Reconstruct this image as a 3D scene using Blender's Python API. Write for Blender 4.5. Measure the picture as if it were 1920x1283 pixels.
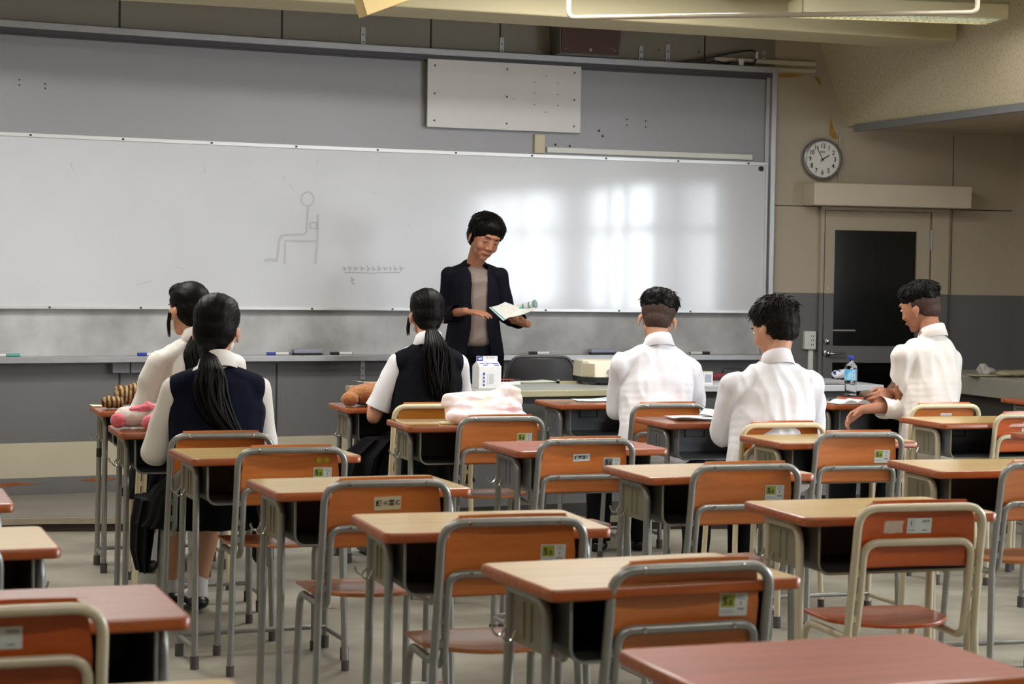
import bpy, bmesh, math, random
from math import sin, cos, pi, radians, sqrt, atan2
from mathutils import Vector, Matrix, noise
R_ = random.Random(7)
for o in list(bpy.data.objects): bpy.data.objects.remove(o)
scn = bpy.context.scene
COL = scn.collection

# ------------------------------------------------------------------ camera, world, light, exposure
PSI = 0.33                      # the room's depth axis is turned this much from the lens axis
CP, SP = cos(PSI), sin(PSI)
F_PX, PITCH, ROLL, EYE = 3710.0, 0.0371, 0.0153, 1.388
def W(X, D, z=0.0):             # survey coordinates (across, away from the photographer) -> room coordinates
    return Vector((X*CP + D*SP, -X*SP + D*CP, z))
cam_d = bpy.data.cameras.new('camera'); cam = bpy.data.objects.new('camera', cam_d); COL.objects.link(cam)
cam_d.sensor_width = 36; cam_d.lens = F_PX/1920*36; cam_d.clip_start = .05; cam_d.clip_end = 100
cam_d.dof.use_dof = True; cam_d.dof.focus_distance = 9.2; cam_d.dof.aperture_fstop = 6.8
fw = Vector((SP*cos(PITCH), CP*cos(PITCH), -sin(PITCH)))
rt = Vector((CP, -SP, 0)); dn = fw.cross(rt)
if dn.z > 0: dn = -dn
r2 = cos(ROLL)*rt - sin(ROLL)*dn; d2 = sin(ROLL)*rt + cos(ROLL)*dn
M = Matrix((r2, -d2, -fw)).transposed().to_4x4(); M.translation = Vector((0, 0, EYE))
cam.matrix_world = M
scn.camera = cam
vs = scn.view_settings
vs.view_transform = 'Standard'; vs.look = 'None'; vs.gamma = 1; vs.use_curve_mapping = False
vs.exposure = 0.29
wd = bpy.data.worlds.new('daylight'); scn.world = wd; wd.use_nodes = True
wd.node_tree.nodes['Background'].inputs[0].default_value = (.86, .93, 1, 1)
wd.node_tree.nodes['Background'].inputs[1].default_value = 19.0
WIN = [(4.45, 6.75), (2.0, 4.2)]      # window bays in the right-hand wall (along the room)
WZ = (.95, 2.25); XR = 7.51
for a, b in WIN:
    l = bpy.data.lights.new('window_portal', 'AREA'); l.shape = 'RECTANGLE'; l.size = WZ[1]-WZ[0]; l.size_y = b-a
    l.cycles.is_portal = True
    o = bpy.data.objects.new('window_portal', l); COL.objects.link(o)
    o.location = (XR+.06, (a+b)/2, sum(WZ)/2); o.rotation_euler = (0, radians(90), 0)
    o.rotation_euler = Vector((1, 0, 0)).to_track_quat('Z', 'Y').to_euler() if False else (0, radians(90), 0)
LAMP_W = 20.0

# ------------------------------------------------------------------ helpers
def mat(name, col, rough=.5, metal=0, var=0, scale=5, stretch=(1, 1, 1), bump=0, bscale=60, coat=0, col2=None, spec=.5, sheen=0, wave=None, emit=None, alpha=1, trans=0, detail=5, coatr=.08, distort=0, lo=.35, hi=.65):
    m = bpy.data.materials.new(name); m.use_nodes = True
    nt = m.node_tree; N = nt.nodes; L = nt.links; b = N['Principled BSDF']
    c = tuple(col)+(1,)
    b.inputs['Base Color'].default_value = c; b.inputs['Roughness'].default_value = rough; b.inputs['Metallic'].default_value = metal
    b.inputs['Specular IOR Level'].default_value = spec
    if coat: b.inputs['Coat Weight'].default_value = coat; b.inputs['Coat Roughness'].default_value = coatr
    if sheen: b.inputs['Sheen Weight'].default_value = sheen; b.inputs['Sheen Roughness'].default_value = .5
    if trans: b.inputs['Transmission Weight'].default_value = trans
    if emit: b.inputs['Emission Color'].default_value = tuple(emit[:3])+(1,); b.inputs['Emission Strength'].default_value = emit[3]
    tc = N.new('ShaderNodeTexCoord'); mp = N.new('ShaderNodeMapping'); mp.inputs['Scale'].default_value = stretch
    L.new(tc.outputs['Object'], mp.inputs[0])
    if var or col2:
        n = N.new('ShaderNodeTexNoise'); n.inputs['Scale'].default_value = scale; n.inputs['Detail'].default_value = detail; n.inputs['Distortion'].default_value = distort
        L.new(mp.outputs[0], n.inputs[0])
        r = N.new('ShaderNodeValToRGB'); L.new(n.outputs[0], r.inputs[0])
        r.color_ramp.elements[0].position = lo; r.color_ramp.elements[1].position = hi
        k = col2 if col2 else tuple(max(0, x*(1-var)) for x in col)
        r.color_ramp.elements[0].color = tuple(k)+(1,); r.color_ramp.elements[1].color = c
        L.new(r.outputs[0], b.inputs['Base Color'])
    if bump:
        n2 = N.new('ShaderNodeTexNoise'); n2.inputs['Scale'].default_value = bscale; n2.inputs['Detail'].default_value = 4
        L.new(mp.outputs[0], n2.inputs[0])
        bp = N.new('ShaderNodeBump'); bp.inputs['Strength'].default_value = bump; bp.inputs['Distance'].default_value = .004
        L.new(n2.outputs[0], bp.inputs['Height']); L.new(bp.outputs[0], b.inputs['Normal'])
    return m
def srgb(r, g, b):
    f = lambda v: (v/255/12.92) if v/255 <= .04045 else ((v/255+.055)/1.055)**2.4
    return (f(r), f(g), f(b))

class MB:
    def __init__(s): s.v = []; s.f = []; s.m = []
    def add(s, vs, fs, mi=0, M=None):
        o = len(s.v)
        s.v += [tuple(M @ Vector(v)) if M else tuple(v) for v in vs]
        s.f += [tuple(i+o for i in f) for f in fs]; s.m += [mi]*len(fs)
        return s
    def box(s, a, b, mi=0, M=None):
        (x0, y0, z0), (x1, y1, z1) = a, b
        return s.add([(x0,y0,z0),(x1,y0,z0),(x1,y1,z0),(x0,y1,z0),(x0,y0,z1),(x1,y0,z1),(x1,y1,z1),(x0,y1,z1)],
                     [(3,2,1,0),(4,5,6,7),(0,1,5,4),(1,2,6,5),(2,3,7,6),(3,0,4,7)], mi, M)
    def cbox(s, c, d, mi=0, M=None):
        return s.box([c[i]-d[i]/2 for i in range(3)], [c[i]+d[i]/2 for i in range(3)], mi, M)
    def loft(s, rings, mi=0, cap=True, close=False, M=None):
        n = len(rings[0]); vs = [p for r in rings for p in r]; fs = []
        m = len(rings)
        for i in range(m if close else m-1):
            for j in range(n):
                a = i*n+j; b = i*n+(j+1) % n; c = ((i+1) % m)*n+(j+1) % n; d = ((i+1) % m)*n+j
                fs.append((a, b, c, d))
        if cap and not close:
            fs.append(tuple(range(n-1, -1, -1))); fs.append(tuple((m-1)*n+j for j in range(n)))
        return s.add(vs, fs, mi, M)
    def tube(s, pts, r, mi=0, seg=10, fillet=0, M=None, fn=6, flat=1.0):
        P = [Vector(p) for p in pts]
        if fillet:
            Q = [P[0]]
            for i in range(1, len(P)-1):
                a, b, c = P[i-1], P[i], P[i+1]
                d = min(fillet, (a-b).length*.49, (c-b).length*.49)
                p, q = b+(a-b).normalized()*d, b+(c-b).normalized()*d
                for k in range(fn+1):
                    t = k/fn; Q.append(p*(1-t)**2+b*2*t*(1-t)+q*t*t)
            Q.append(P[-1]); P = Q
        rs = r if isinstance(r, (list, tuple)) else [r]*len(P)
        if len(rs) != len(P): rs = [rs[0]+(rs[-1]-rs[0])*i/(len(P)-1) for i in range(len(P))]
        t0 = (P[1]-P[0]).normalized(); up = Vector((0, 0, 1)) if abs(t0.z) < .9 else Vector((0, 1, 0))
        n = t0.cross(up).normalized(); rings = []
        for i, p in enumerate(P):
            t = (P[min(i+1, len(P)-1)]-P[max(i-1, 0)]).normalized()
            n = (n-t*n.dot(t)).normalized(); b = t.cross(n)
            rings.append([p+(n*cos(2*pi*k/seg)+b*sin(2*pi*k/seg)*flat)*rs[i] for k in range(seg)])
        return s.loft(rings, mi, M=M)
    def ell(s, c, r, mi=0, nu=16, nv=10, M=None):
        if not isinstance(r, (list, tuple)): r = (r, r, r)
        rings = []
        for i in range(1, nv):
            th = pi*i/nv
            rings.append([(c[0]+r[0]*sin(th)*cos(2*pi*k/nu), c[1]+r[1]*sin(th)*sin(2*pi*k/nu), c[2]-r[2]*cos(th)) for k in range(nu)])
        return s.loft(rings, mi, M=M)
    def lathe(s, prof, mi=0, seg=24, c=(0, 0, 0), M=None):
        rings = [[(c[0]+r*cos(2*pi*k/seg), c[1]+r*sin(2*pi*k/seg), c[2]+z) for k in range(seg)] for r, z in prof]
        return s.loft(rings, mi, M=M)
    def prism(s, poly, z0, z1, mi=0, M=None):      # polygon in xy
        n = len(poly)
        return s.add([(x, y, z0) for x, y in poly]+[(x, y, z1) for x, y in poly],
                     [tuple(range(n-1, -1, -1)), tuple(range(n, 2*n))]+[(i, (i+1) % n, n+(i+1) % n, n+i) for i in range(n)], mi, M)
    def build(s, name, mats, parent=None, bevel=0, smooth=True, ang=38, loc=None, rz=None):
        me = bpy.data.meshes.new(name); me.from_pydata(s.v, [], s.f)
        if not isinstance(mats, (list, tuple)): mats = [mats]
        for m in mats: me.materials.append(m)
        me.polygons.foreach_set('material_index', s.m)
        bm = bmesh.new(); bm.from_mesh(me); bmesh.ops.recalc_face_normals(bm, faces=bm.faces); bm.to_mesh(me); bm.free()
        if smooth:
            me.polygons.foreach_set('use_smooth', [True]*len(me.polygons)); me.set_sharp_from_angle(angle=radians(ang))
        me.update()
        o = bpy.data.objects.new(name, me); COL.objects.link(o)
        if parent: o.parent = parent
        if loc is not None: o.location = loc
        if rz is not None: o.rotation_euler = (0, 0, rz)
        if bevel:
            b = o.modifiers.new('bevel', 'BEVEL'); b.width = bevel; b.segments = 3; b.limit_method = 'ANGLE'; b.angle_limit = radians(40)
        return o
def tag(o, label, cat, group=None):
    o['label'] = label; o['category'] = cat
    if group: o['group'] = group
    return o
def struct(o): o['kind'] = 'structure'; return o
def empty(name, loc, rz=0, label=None, cat=None, group=None):
    o = bpy.data.objects.new(name, None); COL.objects.link(o); o.location = loc; o.rotation_euler = (0, 0, rz); o.empty_display_size = .1
    if label: tag(o, label, cat, group)
    return o
def copy_tree(o, parent=None):
    kids = [c for c in bpy.data.objects if c.parent == o]
    c = o.copy(); COL.objects.link(c)
    if parent: c.parent = parent
    for k in kids: copy_tree(k, c)
    return c
FONT = None
def text_into(mb, txt, size, M, mi=0, depth=.0004, bold=0.0, align='CENTER'):
    cu = bpy.data.curves.new('t', 'FONT'); cu.body = txt; cu.size = size; cu.extrude = depth; cu.offset = bold
    cu.align_x = align; cu.align_y = 'CENTER'; cu.resolution_u = 3
    o = bpy.data.objects.new('t', cu); COL.objects.link(o)
    bpy.context.view_layer.update()
    dg = bpy.context.evaluated_depsgraph_get(); me = bpy.data.meshes.new_from_object(o.evaluated_get(dg))
    mb.add([v.co[:] for v in me.vertices], [tuple(p.vertices) for p in me.polygons], mi, M)
    bpy.data.objects.remove(o); bpy.data.curves.remove(cu); bpy.data.meshes.remove(me)

# ------------------------------------------------------------------ materials
MT = {}
def wood(name, c, c2, rough=.35, coat=.3, sc=3.0, coatr=.12):
    MT[name] = mat(name, c, rough, 0, scale=sc, stretch=(1.2, 14, 14), col2=c2, bump=.05, bscale=20, coat=coat, coatr=coatr, detail=8, distort=.6)
wood('birch', srgb(214,184,130), srgb(200,166,110), .3, .35)
wood('yellow_birch', srgb(206,178,116), srgb(192,160,96), .28, .4)
wood('rosy_wood', srgb(172,112,92), srgb(158,96,76), .3, .35)
wood('red_wood', srgb(158,70,32), srgb(138,56,24), .45, .05)
wood('amber_wood', srgb(166,122,50), srgb(150,104,38), .18, .7, coatr=.05)
wood('brown_wood', srgb(150,84,48), srgb(128,64,34), .22, .6, coatr=.06)
wood('edge_wood', srgb(162,82,32), srgb(138,64,22), .32, .2)
wood('chair_wood', srgb(198,114,50), srgb(182,98,38), .33, .4)
wood('chair_wood_red', srgb(184,84,24), srgb(164,68,16), .3, .25)
wood('seat_wood', srgb(186,112,58), srgb(164,92,44), .3, .4)
MT['silver'] = mat('silver_tube', srgb(150,150,146), .34, .55, var=.12, scale=20)
MT['beige'] = mat('beige_tube', srgb(196,184,158), .35, .1, var=.06, scale=12, coat=.2)
MT['cream_tube'] = mat('cream_tube', srgb(226,212,176), .33, 0, var=.05, scale=12, coat=.3)
MT['khaki'] = mat('khaki_steel', srgb(132,125,104), .4, .2, var=.08, scale=10)
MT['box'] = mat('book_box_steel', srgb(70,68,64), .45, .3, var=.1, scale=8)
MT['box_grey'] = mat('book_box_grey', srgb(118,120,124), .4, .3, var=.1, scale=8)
MT['rubber'] = mat('rubber', srgb(78,72,70), .75)
MT['chrome'] = mat('chrome', (.6,.6,.6), .18, 1)
MT['sticker'] = mat('sticker_paper', srgb(206,210,208), .5, var=.05, scale=30)
MT['olive'] = mat('olive_print', srgb(150,156,52), .5)
MT['ink'] = mat('ink', srgb(30,32,34), .6)
MT['fadedink'] = mat('faded_ink', srgb(110,112,112), .6)
MT['yellow'] = mat('yellow_sticker', srgb(206,178,40), .5)
MT['plastic_grey'] = mat('plastic_grey', srgb(60,60,62), .5, var=.1, scale=8)

# ------------------------------------------------------------------ the front wall (gently curved board wall)
TAB = [(-6.2,9.15),(-4.4,10.2),(-2.86,11.06),(-2.21,11.40),(-1.46,11.77),(-.72,12.10),(.134,12.43),(.68,12.63),(1.11,12.79),(1.54,12.93),(1.68,12.98),(2.5,13.18),(3.36,13.37),(3.8,13.46)]
def wD(X):
    for i in range(len(TAB)-1):
        if X <= TAB[i+1][0] or i == len(TAB)-2:
            x0, y0 = TAB[i]; x1, y1 = TAB[i+1]
            xm, ym = TAB[max(i-1, 0)]; xn, yn = TAB[min(i+2, len(TAB)-1)]
            m0 = (y1-ym)/(x1-xm); m1 = (yn-y0)/(xn-x0); h = x1-x0; t = (X-x0)/h
            return (2*t**3-3*t**2+1)*y0+(t**3-2*t**2+t)*h*m0+(-2*t**3+3*t**2)*y1+(t**3-t**2)*h*m1
def wP(X, z, off=0):            # a point of the wall, moved off it into the room
    s = (wD(X+.02)-wD(X-.02))/.04; l = sqrt(1+s*s)
    return W(X+off*s/l, wD(X)-off/l, z)
def wAng(X):
    s = (wD(X+.02)-wD(X-.02))/.04
    return atan2(s, 1)-PSI       # yaw of the wall in room axes
def xpx(px):                    # across-coordinate on the wall for a survey bearing
    X = 0
    for _ in range(20): X = (px-960)/F_PX*wD(X)
    return X
def strip(mb, X0, X1, z0, z1, o0, o1, mi=0, n=None):
    n = n or max(1, int((X1-X0)/.2)); rings = []
    for i in range(n+1):
        X = X0+(X1-X0)*i/n
        rings.append([wP(X, z0, o0), wP(X, z0, o1), wP(X, z1, o1), wP(X, z1, o0)])
    mb.loft(rings, mi)
def wall_box(name, X0, X1, z0, z1, o0, o1, m, parent=None, n=None, bevel=0):
    mb = MB(); strip(mb, X0, X1, z0, z1, o0, o1, 0, n); return mb.build(name, m, parent, bevel=bevel)
MT['board_grey'] = mat('grey_steel_board', srgb(150,150,153), .42, .15, var=.05, scale=1.5)
MT['low_board'] = mat('chalky_grey_board', srgb(196,197,198), .6, 0, scale=3.0, stretch=(1,1,1), col2=srgb(150,150,150), detail=8)
MT['paint_grey'] = mat('grey_wall_paint', srgb(108,108,110), .5, 0, var=.06, scale=2, bump=.03)
MT['paint_cream'] = mat('cream_wall_paint', srgb(190,182,160), .6, 0, var=.06, scale=2, bump=.05)
MT['base_grey'] = mat('grey_baseboard', srgb(112,110,110), .5, var=.1, scale=3)
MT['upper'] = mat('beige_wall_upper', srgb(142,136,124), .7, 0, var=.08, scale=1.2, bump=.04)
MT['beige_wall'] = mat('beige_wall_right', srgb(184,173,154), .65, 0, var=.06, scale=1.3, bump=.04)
MT['alu'] = mat('aluminium_trim', srgb(176,176,178), .35, .5, var=.08, scale=12)
MT['alu_dark'] = mat('groove_dark', srgb(74,72,74), .5, .3)
MT['joint'] = mat('joint_dark', srgb(52,48,46), .8)
XE = xpx(1443)
mb = MB()
def bands(X0, X1, zs):
    for z0, z1, mi in zs: strip(mb, X0, X1, z0, z1, -.15, 0, mi)
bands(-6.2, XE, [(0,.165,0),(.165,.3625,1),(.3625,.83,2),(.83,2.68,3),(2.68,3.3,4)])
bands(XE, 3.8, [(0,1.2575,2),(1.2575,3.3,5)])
struct(mb.build('wall_front', [MT['base_grey'],MT['paint_cream'],MT['paint_grey'],MT['low_board'],MT['upper'],MT['beige_wall']], smooth=True, ang=30))
# steel panel over the whiteboard, rails, tray, joints
ti = [0]
def trim(mb, m, bevel=0):
    ti[0] += 1; return struct(mb.build('trim_%d' % ti[0], m, bevel=bevel))
mb = MB(); strip(mb, -5.6, xpx(1426), 2.06, 2.66, 0, .012); o = struct(mb.build('wall_panel_steel', MT['board_grey']));  o.name = 'trim_steel_board'
mb = MB(); strip(mb, -5.6, xpx(1444), 2.682, 2.722, -.01, .075); trim(mb, MT['alu'], .004)
mb = MB(); strip(mb, -5.6, xpx(1430), 2.655, 2.682, 0, .05); strip(mb, -5.6, xpx(1430), 2.645, 2.655, 0, .03); trim(mb, MT['alu_dark'])
mb = MB(); strip(mb, xpx(1432), xpx(1442), .80, 2.70, 0, .055); strip(mb, xpx(1424), xpx(1432), .80, 2.66, 0, .03); trim(mb, MT['alu'], .003)
for px, z0, z1 in [(219,2.72,3.1),(522,2.72,3.1),(800,2.72,3.1),(929,2.72,3.1),(1311,2.72,3.1),(224,.36,.80),(519,.36,.80),(1067,.36,.80)]:
    X = xpx(px); mb = MB(); strip(mb, X-.005, X+.005, z0, z1, -.002, .002); trim(mb, MT['joint'])
for X0, X1, z in [(XE, 3.36, 1.828)]:
    mb = MB(); strip(mb, X0, X1, z-.003, z+.003, -.002, .002); trim(mb, MT['joint'])
X = xpx(1780); mb = MB(); strip(mb, X-.002, X+.002, 1.26, 2.32, -.002, .002); trim(mb, MT['joint'])
X = xpx(1566); mb = MB(); strip(mb, X-.008, X+.012, 1.97, 2.32, 0, .012); trim(mb, MT['beige_wall'])
MT['scrape'] = mat('orange_scrape', srgb(150,88,40), .7, var=.3, scale=30)
for px0, px1, z in [(-40,72,.128),(150,225,.14),(460,500,.13)]:
    mb = MB(); X0, X1 = xpx(px0), xpx(px1); n = 16; top = []; bot = []
    for i in range(n+1):
        X = X0+(X1-X0)*i/n; e = .011*sin(pi*i/n)*(1+.4*R_.random())
        top.append(wP(X, z+e, .0015)); bot.append(wP(X, z-e*R_.random(), .0015))
    mb.add(top+bot[::-1], [tuple(range(2*n+2))]); trim(mb, MT['scrape'])
for px, n_ in ((1, 0),):
    mb = MB()
    for px, z in [(32,2.40),(32,2.37),(80,2.385),(80,2.36),(1167,2.347),(1167,2.31),(1202,2.342),(1202,2.305),(1115,2.268),(1122,2.235),(1034,2.17),(1061,2.165),(1050,2.148),(1225,2.80),(1300,2.80),(1311,2.76)]:
        X = xpx(px); r = .008 if 1030 < px < 1130 else .005
        mb.cbox((0, 0, 0), (r*1.6, .004, r*1.6), 0, Matrix.Translation(wP(X, z, .013)) @ Matrix.Rotation(wAng(X), 4, 'Z'))
    trim(mb, MT['joint'])

# whiteboard
XW1 = xpx(1427)
MT['whiteboard'] = mat('whiteboard_enamel', srgb(214,217,223), .3, 0, scale=1.2, col2=srgb(206,209,215), coat=1.0, coatr=.075, spec=.4)
MT['white_alu'] = mat('white_aluminium', srgb(214,214,214), .3, .3)
wb = empty('whiteboard', wP(-.7, 1.1), 0, 'long glossy whiteboard across the front wall with a faint drawing of a seated figure', 'whiteboard')
def wchild(mb, name, m, parent, bevel=0):
    inv = Matrix.Translation(-Vector(parent.location)); mb.v = [tuple(inv @ Vector(v)) for v in mb.v]
    return mb.build(name, m, parent, bevel=bevel)
mb = MB(); strip(mb, -5.5, XW1-.012, 1.135, 2.085, .012, .040, 0, 60); surf = wchild(mb, 'writing_surface', MT['whiteboard'], wb)
mb = MB()
strip(mb, -5.5, XW1, 2.083, 2.103, .012, .050, 0, 50); strip(mb, -5.5, XW1, 1.122, 1.138, .012, .050, 0, 50)
strip(mb, XW1-.014, XW1, 1.13, 2.1, .012, .050, 0, 1); wchild(mb, 'frame', MT['white_alu'], wb)
for i in range(11):
    for z in (2.093, 1.130):
        X = -3.2+i*.47+(.1 if z < 2 else 0)
        if X < XW1: mb = MB(); mb.cbox((0, 0, 0), (.012, .004, .01), 0, Matrix.Translation(wP(X, z, .051)-Vector(wb.location)) @ Matrix.Rotation(wAng(X), 4, 'Z')); mb.build('screw', MT['joint'], wb)
X = XW1-.045; mb = MB(); mb.lathe([(.001,0),(.016,0),(.016,.012),(.001,.012)], 0, 14, M=Matrix.Translation(wP(X, 2.062, .040)-Vector(wb.location)) @ Matrix.Rotation(wAng(X), 4, 'Z') @ Matrix.Rotation(radians(90), 4, 'X')); mb.build('round_magnet', MT['ink'], wb)
# faint drawing and note
MT['marker_faint'] = mat('faint_marker', srgb(186,188,194), .35)
MT['marker_faint2'] = mat('faint_marker_note', srgb(168,170,177), .35)
def zw(py, px):                 # height on the wall for a survey elevation
    X = xpx(px); return EYE-(py-641.5-ROLL*(px-960)+F_PX*math.tan(PITCH))*wD(X)/F_PX
def stroke(mb, pts, w):
    pts3 = []
    for k in range(len(pts)-1):
        (a, b), (c, d) = pts[k], pts[k+1]; n = max(1, int(max(abs(a-c), abs(b-d))/12))
        for i in range(n): pts3.append((a+(c-a)*i/n, b+(d-b)*i/n))
    pts3.append(pts[-1])
    P = [(xpx(px), zw(py, px)) for px, py in pts3]
    L_, R2 = [], []
    for i, (x, z) in enumerate(P):
        a = P[max(i-1, 0)]; b = P[min(i+1, len(P)-1)]; d = Vector((b[0]-a[0], b[1]-a[1])).normalized()
        L_.append(wP(x-d.y*w/2, z+d.x*w/2, .0412)); R2.append(wP(x+d.y*w/2, z-d.x*w/2, .0412))
    n = len(P); mb.add(L_+R2, [(i, i+1, n+i+1, n+i) for i in range(n-1)])
mb = MB()
stroke(mb, [(569+12*cos(t/14*2*pi), 374+13*sin(t/14*2*pi)) for t in range(15)], .011)
stroke(mb, [(570,388),(569,410),(568,436),(563,440)], .014)
stroke(mb, [(589,402),(589,430),(588,455),(585,495)], .012)
stroke(mb, [(575,418),(586,418),(587,430),(575,428),(574,418)], .013)
stroke(mb, [(563,440),(530,441),(520,443),(516,455),(514,486)], .015)
stroke(mb, [(588,453),(560,453),(528,452),(528,470),(527,495)], .013)
stroke(mb, [(490,489),(500,487),(515,489)], .022)
wchild(mb, 'marker_drawing', MT['marker_faint'], wb)
mb = MB(); rr = random.Random(3)
x = 637
while x < 745:
    h = rr.uniform(6, 12); w_ = rr.uniform(5, 9)
    if not 672 < x < 680 and not 703 < x < 708:
        stroke(mb, [(x, 504-h/2), (x+w_*.6, 503), (x+2, 504+h/2)], .007); stroke(mb, [(x, 505), (x+w_, 503+rr.uniform(-3, 3))], .006)
    x += w_+3
stroke(mb, [(640,511),(690,512),(744,511)], .005)
stroke(mb, [(652,520),(655,524),(654,530),(659,533)], .009); stroke(mb, [(651,526),(659,525)], .008)
wchild(mb, 'marker_note', MT['marker_faint2'], wb)
mb = MB()
for px, py, dx, dy in [(522,332,5,5),(585,338,3,3),(125,305,8,18),(375,312,3,14),(585,300,3,7),(535,345,6,10),(690,360,8,5),(755,420,8,4),(700,305,2,1),(340,505,-14,-4),(250,535,30,-8)]:
    stroke(mb, [(px, py), (px+dx*.5, py+dy*.6), (px+dx, py+dy)], .004)
wchild(mb, 'scuff_marks', MT['marker_faint'], wb)

# tray with things on it
mb = MB(); strip(mb, -5.5, xpx(1426), .818, .853, 0, .115); trim(mb, MT['alu'], .003)     # marker tray
def bracket(px, z0, z1, label):
    X = xpx(px); mb = MB(); M = Matrix.Rotation(wAng(X), 4, 'Z')
    mb.box((-.014, -.004, z0), (.014, 0, z1), 0, M)
    for z in (z0+.2*(z1-z0), z0+.6*(z1-z0)): mb.cbox((0, -.005, z), (.008, .004, .008), 1, M)
    o = mb.build('wall_bracket', [MT['alu'], MT['joint']]); p = wP(X, 0, .002); o.location = p
    tag(o, label, 'bracket'); return o
bracket(680, .70, .815, 'perforated metal bracket below the marker tray, behind the left end of the long teacher table')
bracket(1053, .62, .815, 'perforated metal bracket below the marker tray, beside the projector')
bracket(673, 2.72, 2.83, 'leftmost of the small upright metal brackets standing on the top rail')
bracket(932, 2.72, 2.82, 'small upright metal bracket on the top rail, left of the brown loudspeaker')
bracket(1192, 2.72, 2.82, 'small upright metal bracket on the top rail, first to the right of the loudspeaker')
bracket(1242, 2.72, 2.84, 'pale thin upright bracket on the top rail, second to the right of the loudspeaker')
bracket(1421, 2.745, 2.83, 'rightmost small upright bracket above the cable on the top rail')
MT['blue'] = mat('blue_plastic', srgb(36,64,168), .4)
MT['white_plastic'] = mat('white_plastic', srgb(224,224,220), .4, var=.04, scale=20)
MT['teal_plastic'] = mat('teal_plastic', srgb(90,160,150), .4)
def marker(px, capside, cm, bm_, label, L=.135, dz=0):
    X = xpx(px); mb = MB(); r = .0095; s = capside
    mb.tube([(-.5*L*s, 0, r), (.1*L*s, 0, r)], r, 0, 10); mb.tube([(.1*L*s, 0, r), (.48*L*s, 0, r), (.5*L*s, 0, r)], [r, r*1.02, r*.7], 1, 10) if False else mb.tube([(.1*L*s, 0, r), (.5*L*s, 0, r)], r*1.04, 1, 10)
    mb.tube([(-.53*L*s, 0, r), (-.5*L*s, 0, r)], r*.8, 1, 10)
    o = mb.build('whiteboard_marker', [bm_, cm]); o.location = wP(X, .8535+dz, .075); o.rotation_euler = (0, 0, wAng(X)+R_.uniform(-.04, .04))
    tag(o, label, 'marker'); return o
marker(8, -1, MT['white_plastic'], MT['teal_plastic'], 'pale green marker at the far left end of the tray')
marker(272, -1, MT['blue'], MT['white_plastic'], 'blue-capped marker on the tray, left of the seated girls')
marker(513, -1, MT['blue'], MT['white_plastic'], 'white marker with blue cap on the tray, left of the board eraser')
marker(632, -1, MT['ink'], MT['white_plastic'], 'white marker with black cap on the tray, right of the board eraser')
marker(1003, -1, MT['ink'], MT['white_plastic'], 'white marker with black cap on the tray just right of the teacher')
marker(1304, 1, MT['ink'], MT['white_plastic'], 'white marker with black cap at the right end of the tray')
def eraser(px, label):
    X = xpx(px); mb = MB(); mb.box((-.09, -.03, .012), (.09, .03, .034), 0); mb.box((-.088, -.028, 0), (.088, .028, .012), 1)
    o = mb.build('board_eraser', [mat('eraser_top', srgb(148,152,172), .5), MT['ink']], bevel=.003); o.location = wP(X, .8535, .06); o.rotation_euler = (0, 0, wAng(X)); tag(o, label, 'eraser')
eraser(570, 'grey board eraser on the tray between two markers')
eraser(1124, 'blue-grey board eraser on the tray behind the projector')
# small wall fittings
X = (xpx(204)+xpx(276))/2; mb = MB(); M = Matrix.Rotation(wAng(X), 4, 'Z')
mb.box((-.105, -.05, .755), (-.003, -.003, .815), 0, M); mb.box((.003, -.05, .755), (.105, -.003, .815), 0, M)
o = mb.build('socket_box', mat('grey_socket', srgb(128,128,134), .5), bevel=.004, loc=wP(X, 0, 0)); tag(o, 'pair of grey boxes fixed under the left part of the marker tray', 'box')
# white panel above the whiteboard
XA, XB = xpx(789), xpx(1075)
pn = empty('wall_panel', wP((XA+XB)/2, 2.24), 0, 'plain white rectangular panel with screw heads, hung above the middle of the whiteboard', 'panel')
mb = MB(); strip(mb, XA, XB, 2.245, 2.66, .045, .062, 0, 6); wchild(mb, 'board', mat('panel_white', srgb(226,223,222), .55, var=.03, scale=6), pn, .002)
mb = MB(); strip(mb, XA+.01, XB-.01, 2.60, 2.66, .012, .045, 0, 6); strip(mb, XA+.01, XB-.01, 2.27, 2.30, .012, .045, 0, 6); wchild(mb, 'batten', MT['alu_dark'], pn)
for fx in (.045, .51, .955):
    for z in (2.285, 2.45, 2.62):
        X = XA+(XB-XA)*fx; mb = MB(); mb.cbox((0, 0, 0), (.011, .003, .011), 0, Matrix.Translation(wP(X, z, .0625)-Vector(pn.location)) @ Matrix.Rotation(wAng(X), 4, 'Z')); mb.build('screw', MT['alu_dark'], pn)
for fx, z in [(.69,2.55),(.69,2.48),(.69,2.41),(.845,2.55),(.845,2.48),(.845,2.41),(.765,2.59),(.765,2.365),(.555,2.44)]:
    X = XA+(XB-XA)*fx; mb = MB(); mb.cbox((0, 0, 0), (.006, .003, .006), 0, Matrix.Translation(wP(X, z, .0625)-Vector(pn.location)) @ Matrix.Rotation(wAng(X), 4, 'Z')); mb.build('screw', MT['alu_dark'], pn)
X = xpx(1003); mb = MB(); M = Matrix.Rotation(wAng(X), 4, 'Z'); mb.box((-.034, -.02, 2.112), (.034, 0, 2.228), 0, M); mb.box((-.028, -.022, 2.118), (.028, -.02, 2.222), 0, M)
o = mb.build('switch_box', mat('cream_plastic', srgb(206,196,166), .5), bevel=.004, loc=wP(X, 0, .012)); tag(o, 'small cream switch box fixed just above the whiteboard, under the white panel', 'switch box')
o = wall_box('white_strip', xpx(1017), xpx(1400), 2.118, 2.152, .012, .035, MT['white_plastic'], bevel=.002); tag(o, 'long narrow white strip fixed above the right half of the whiteboard', 'strip')

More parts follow.
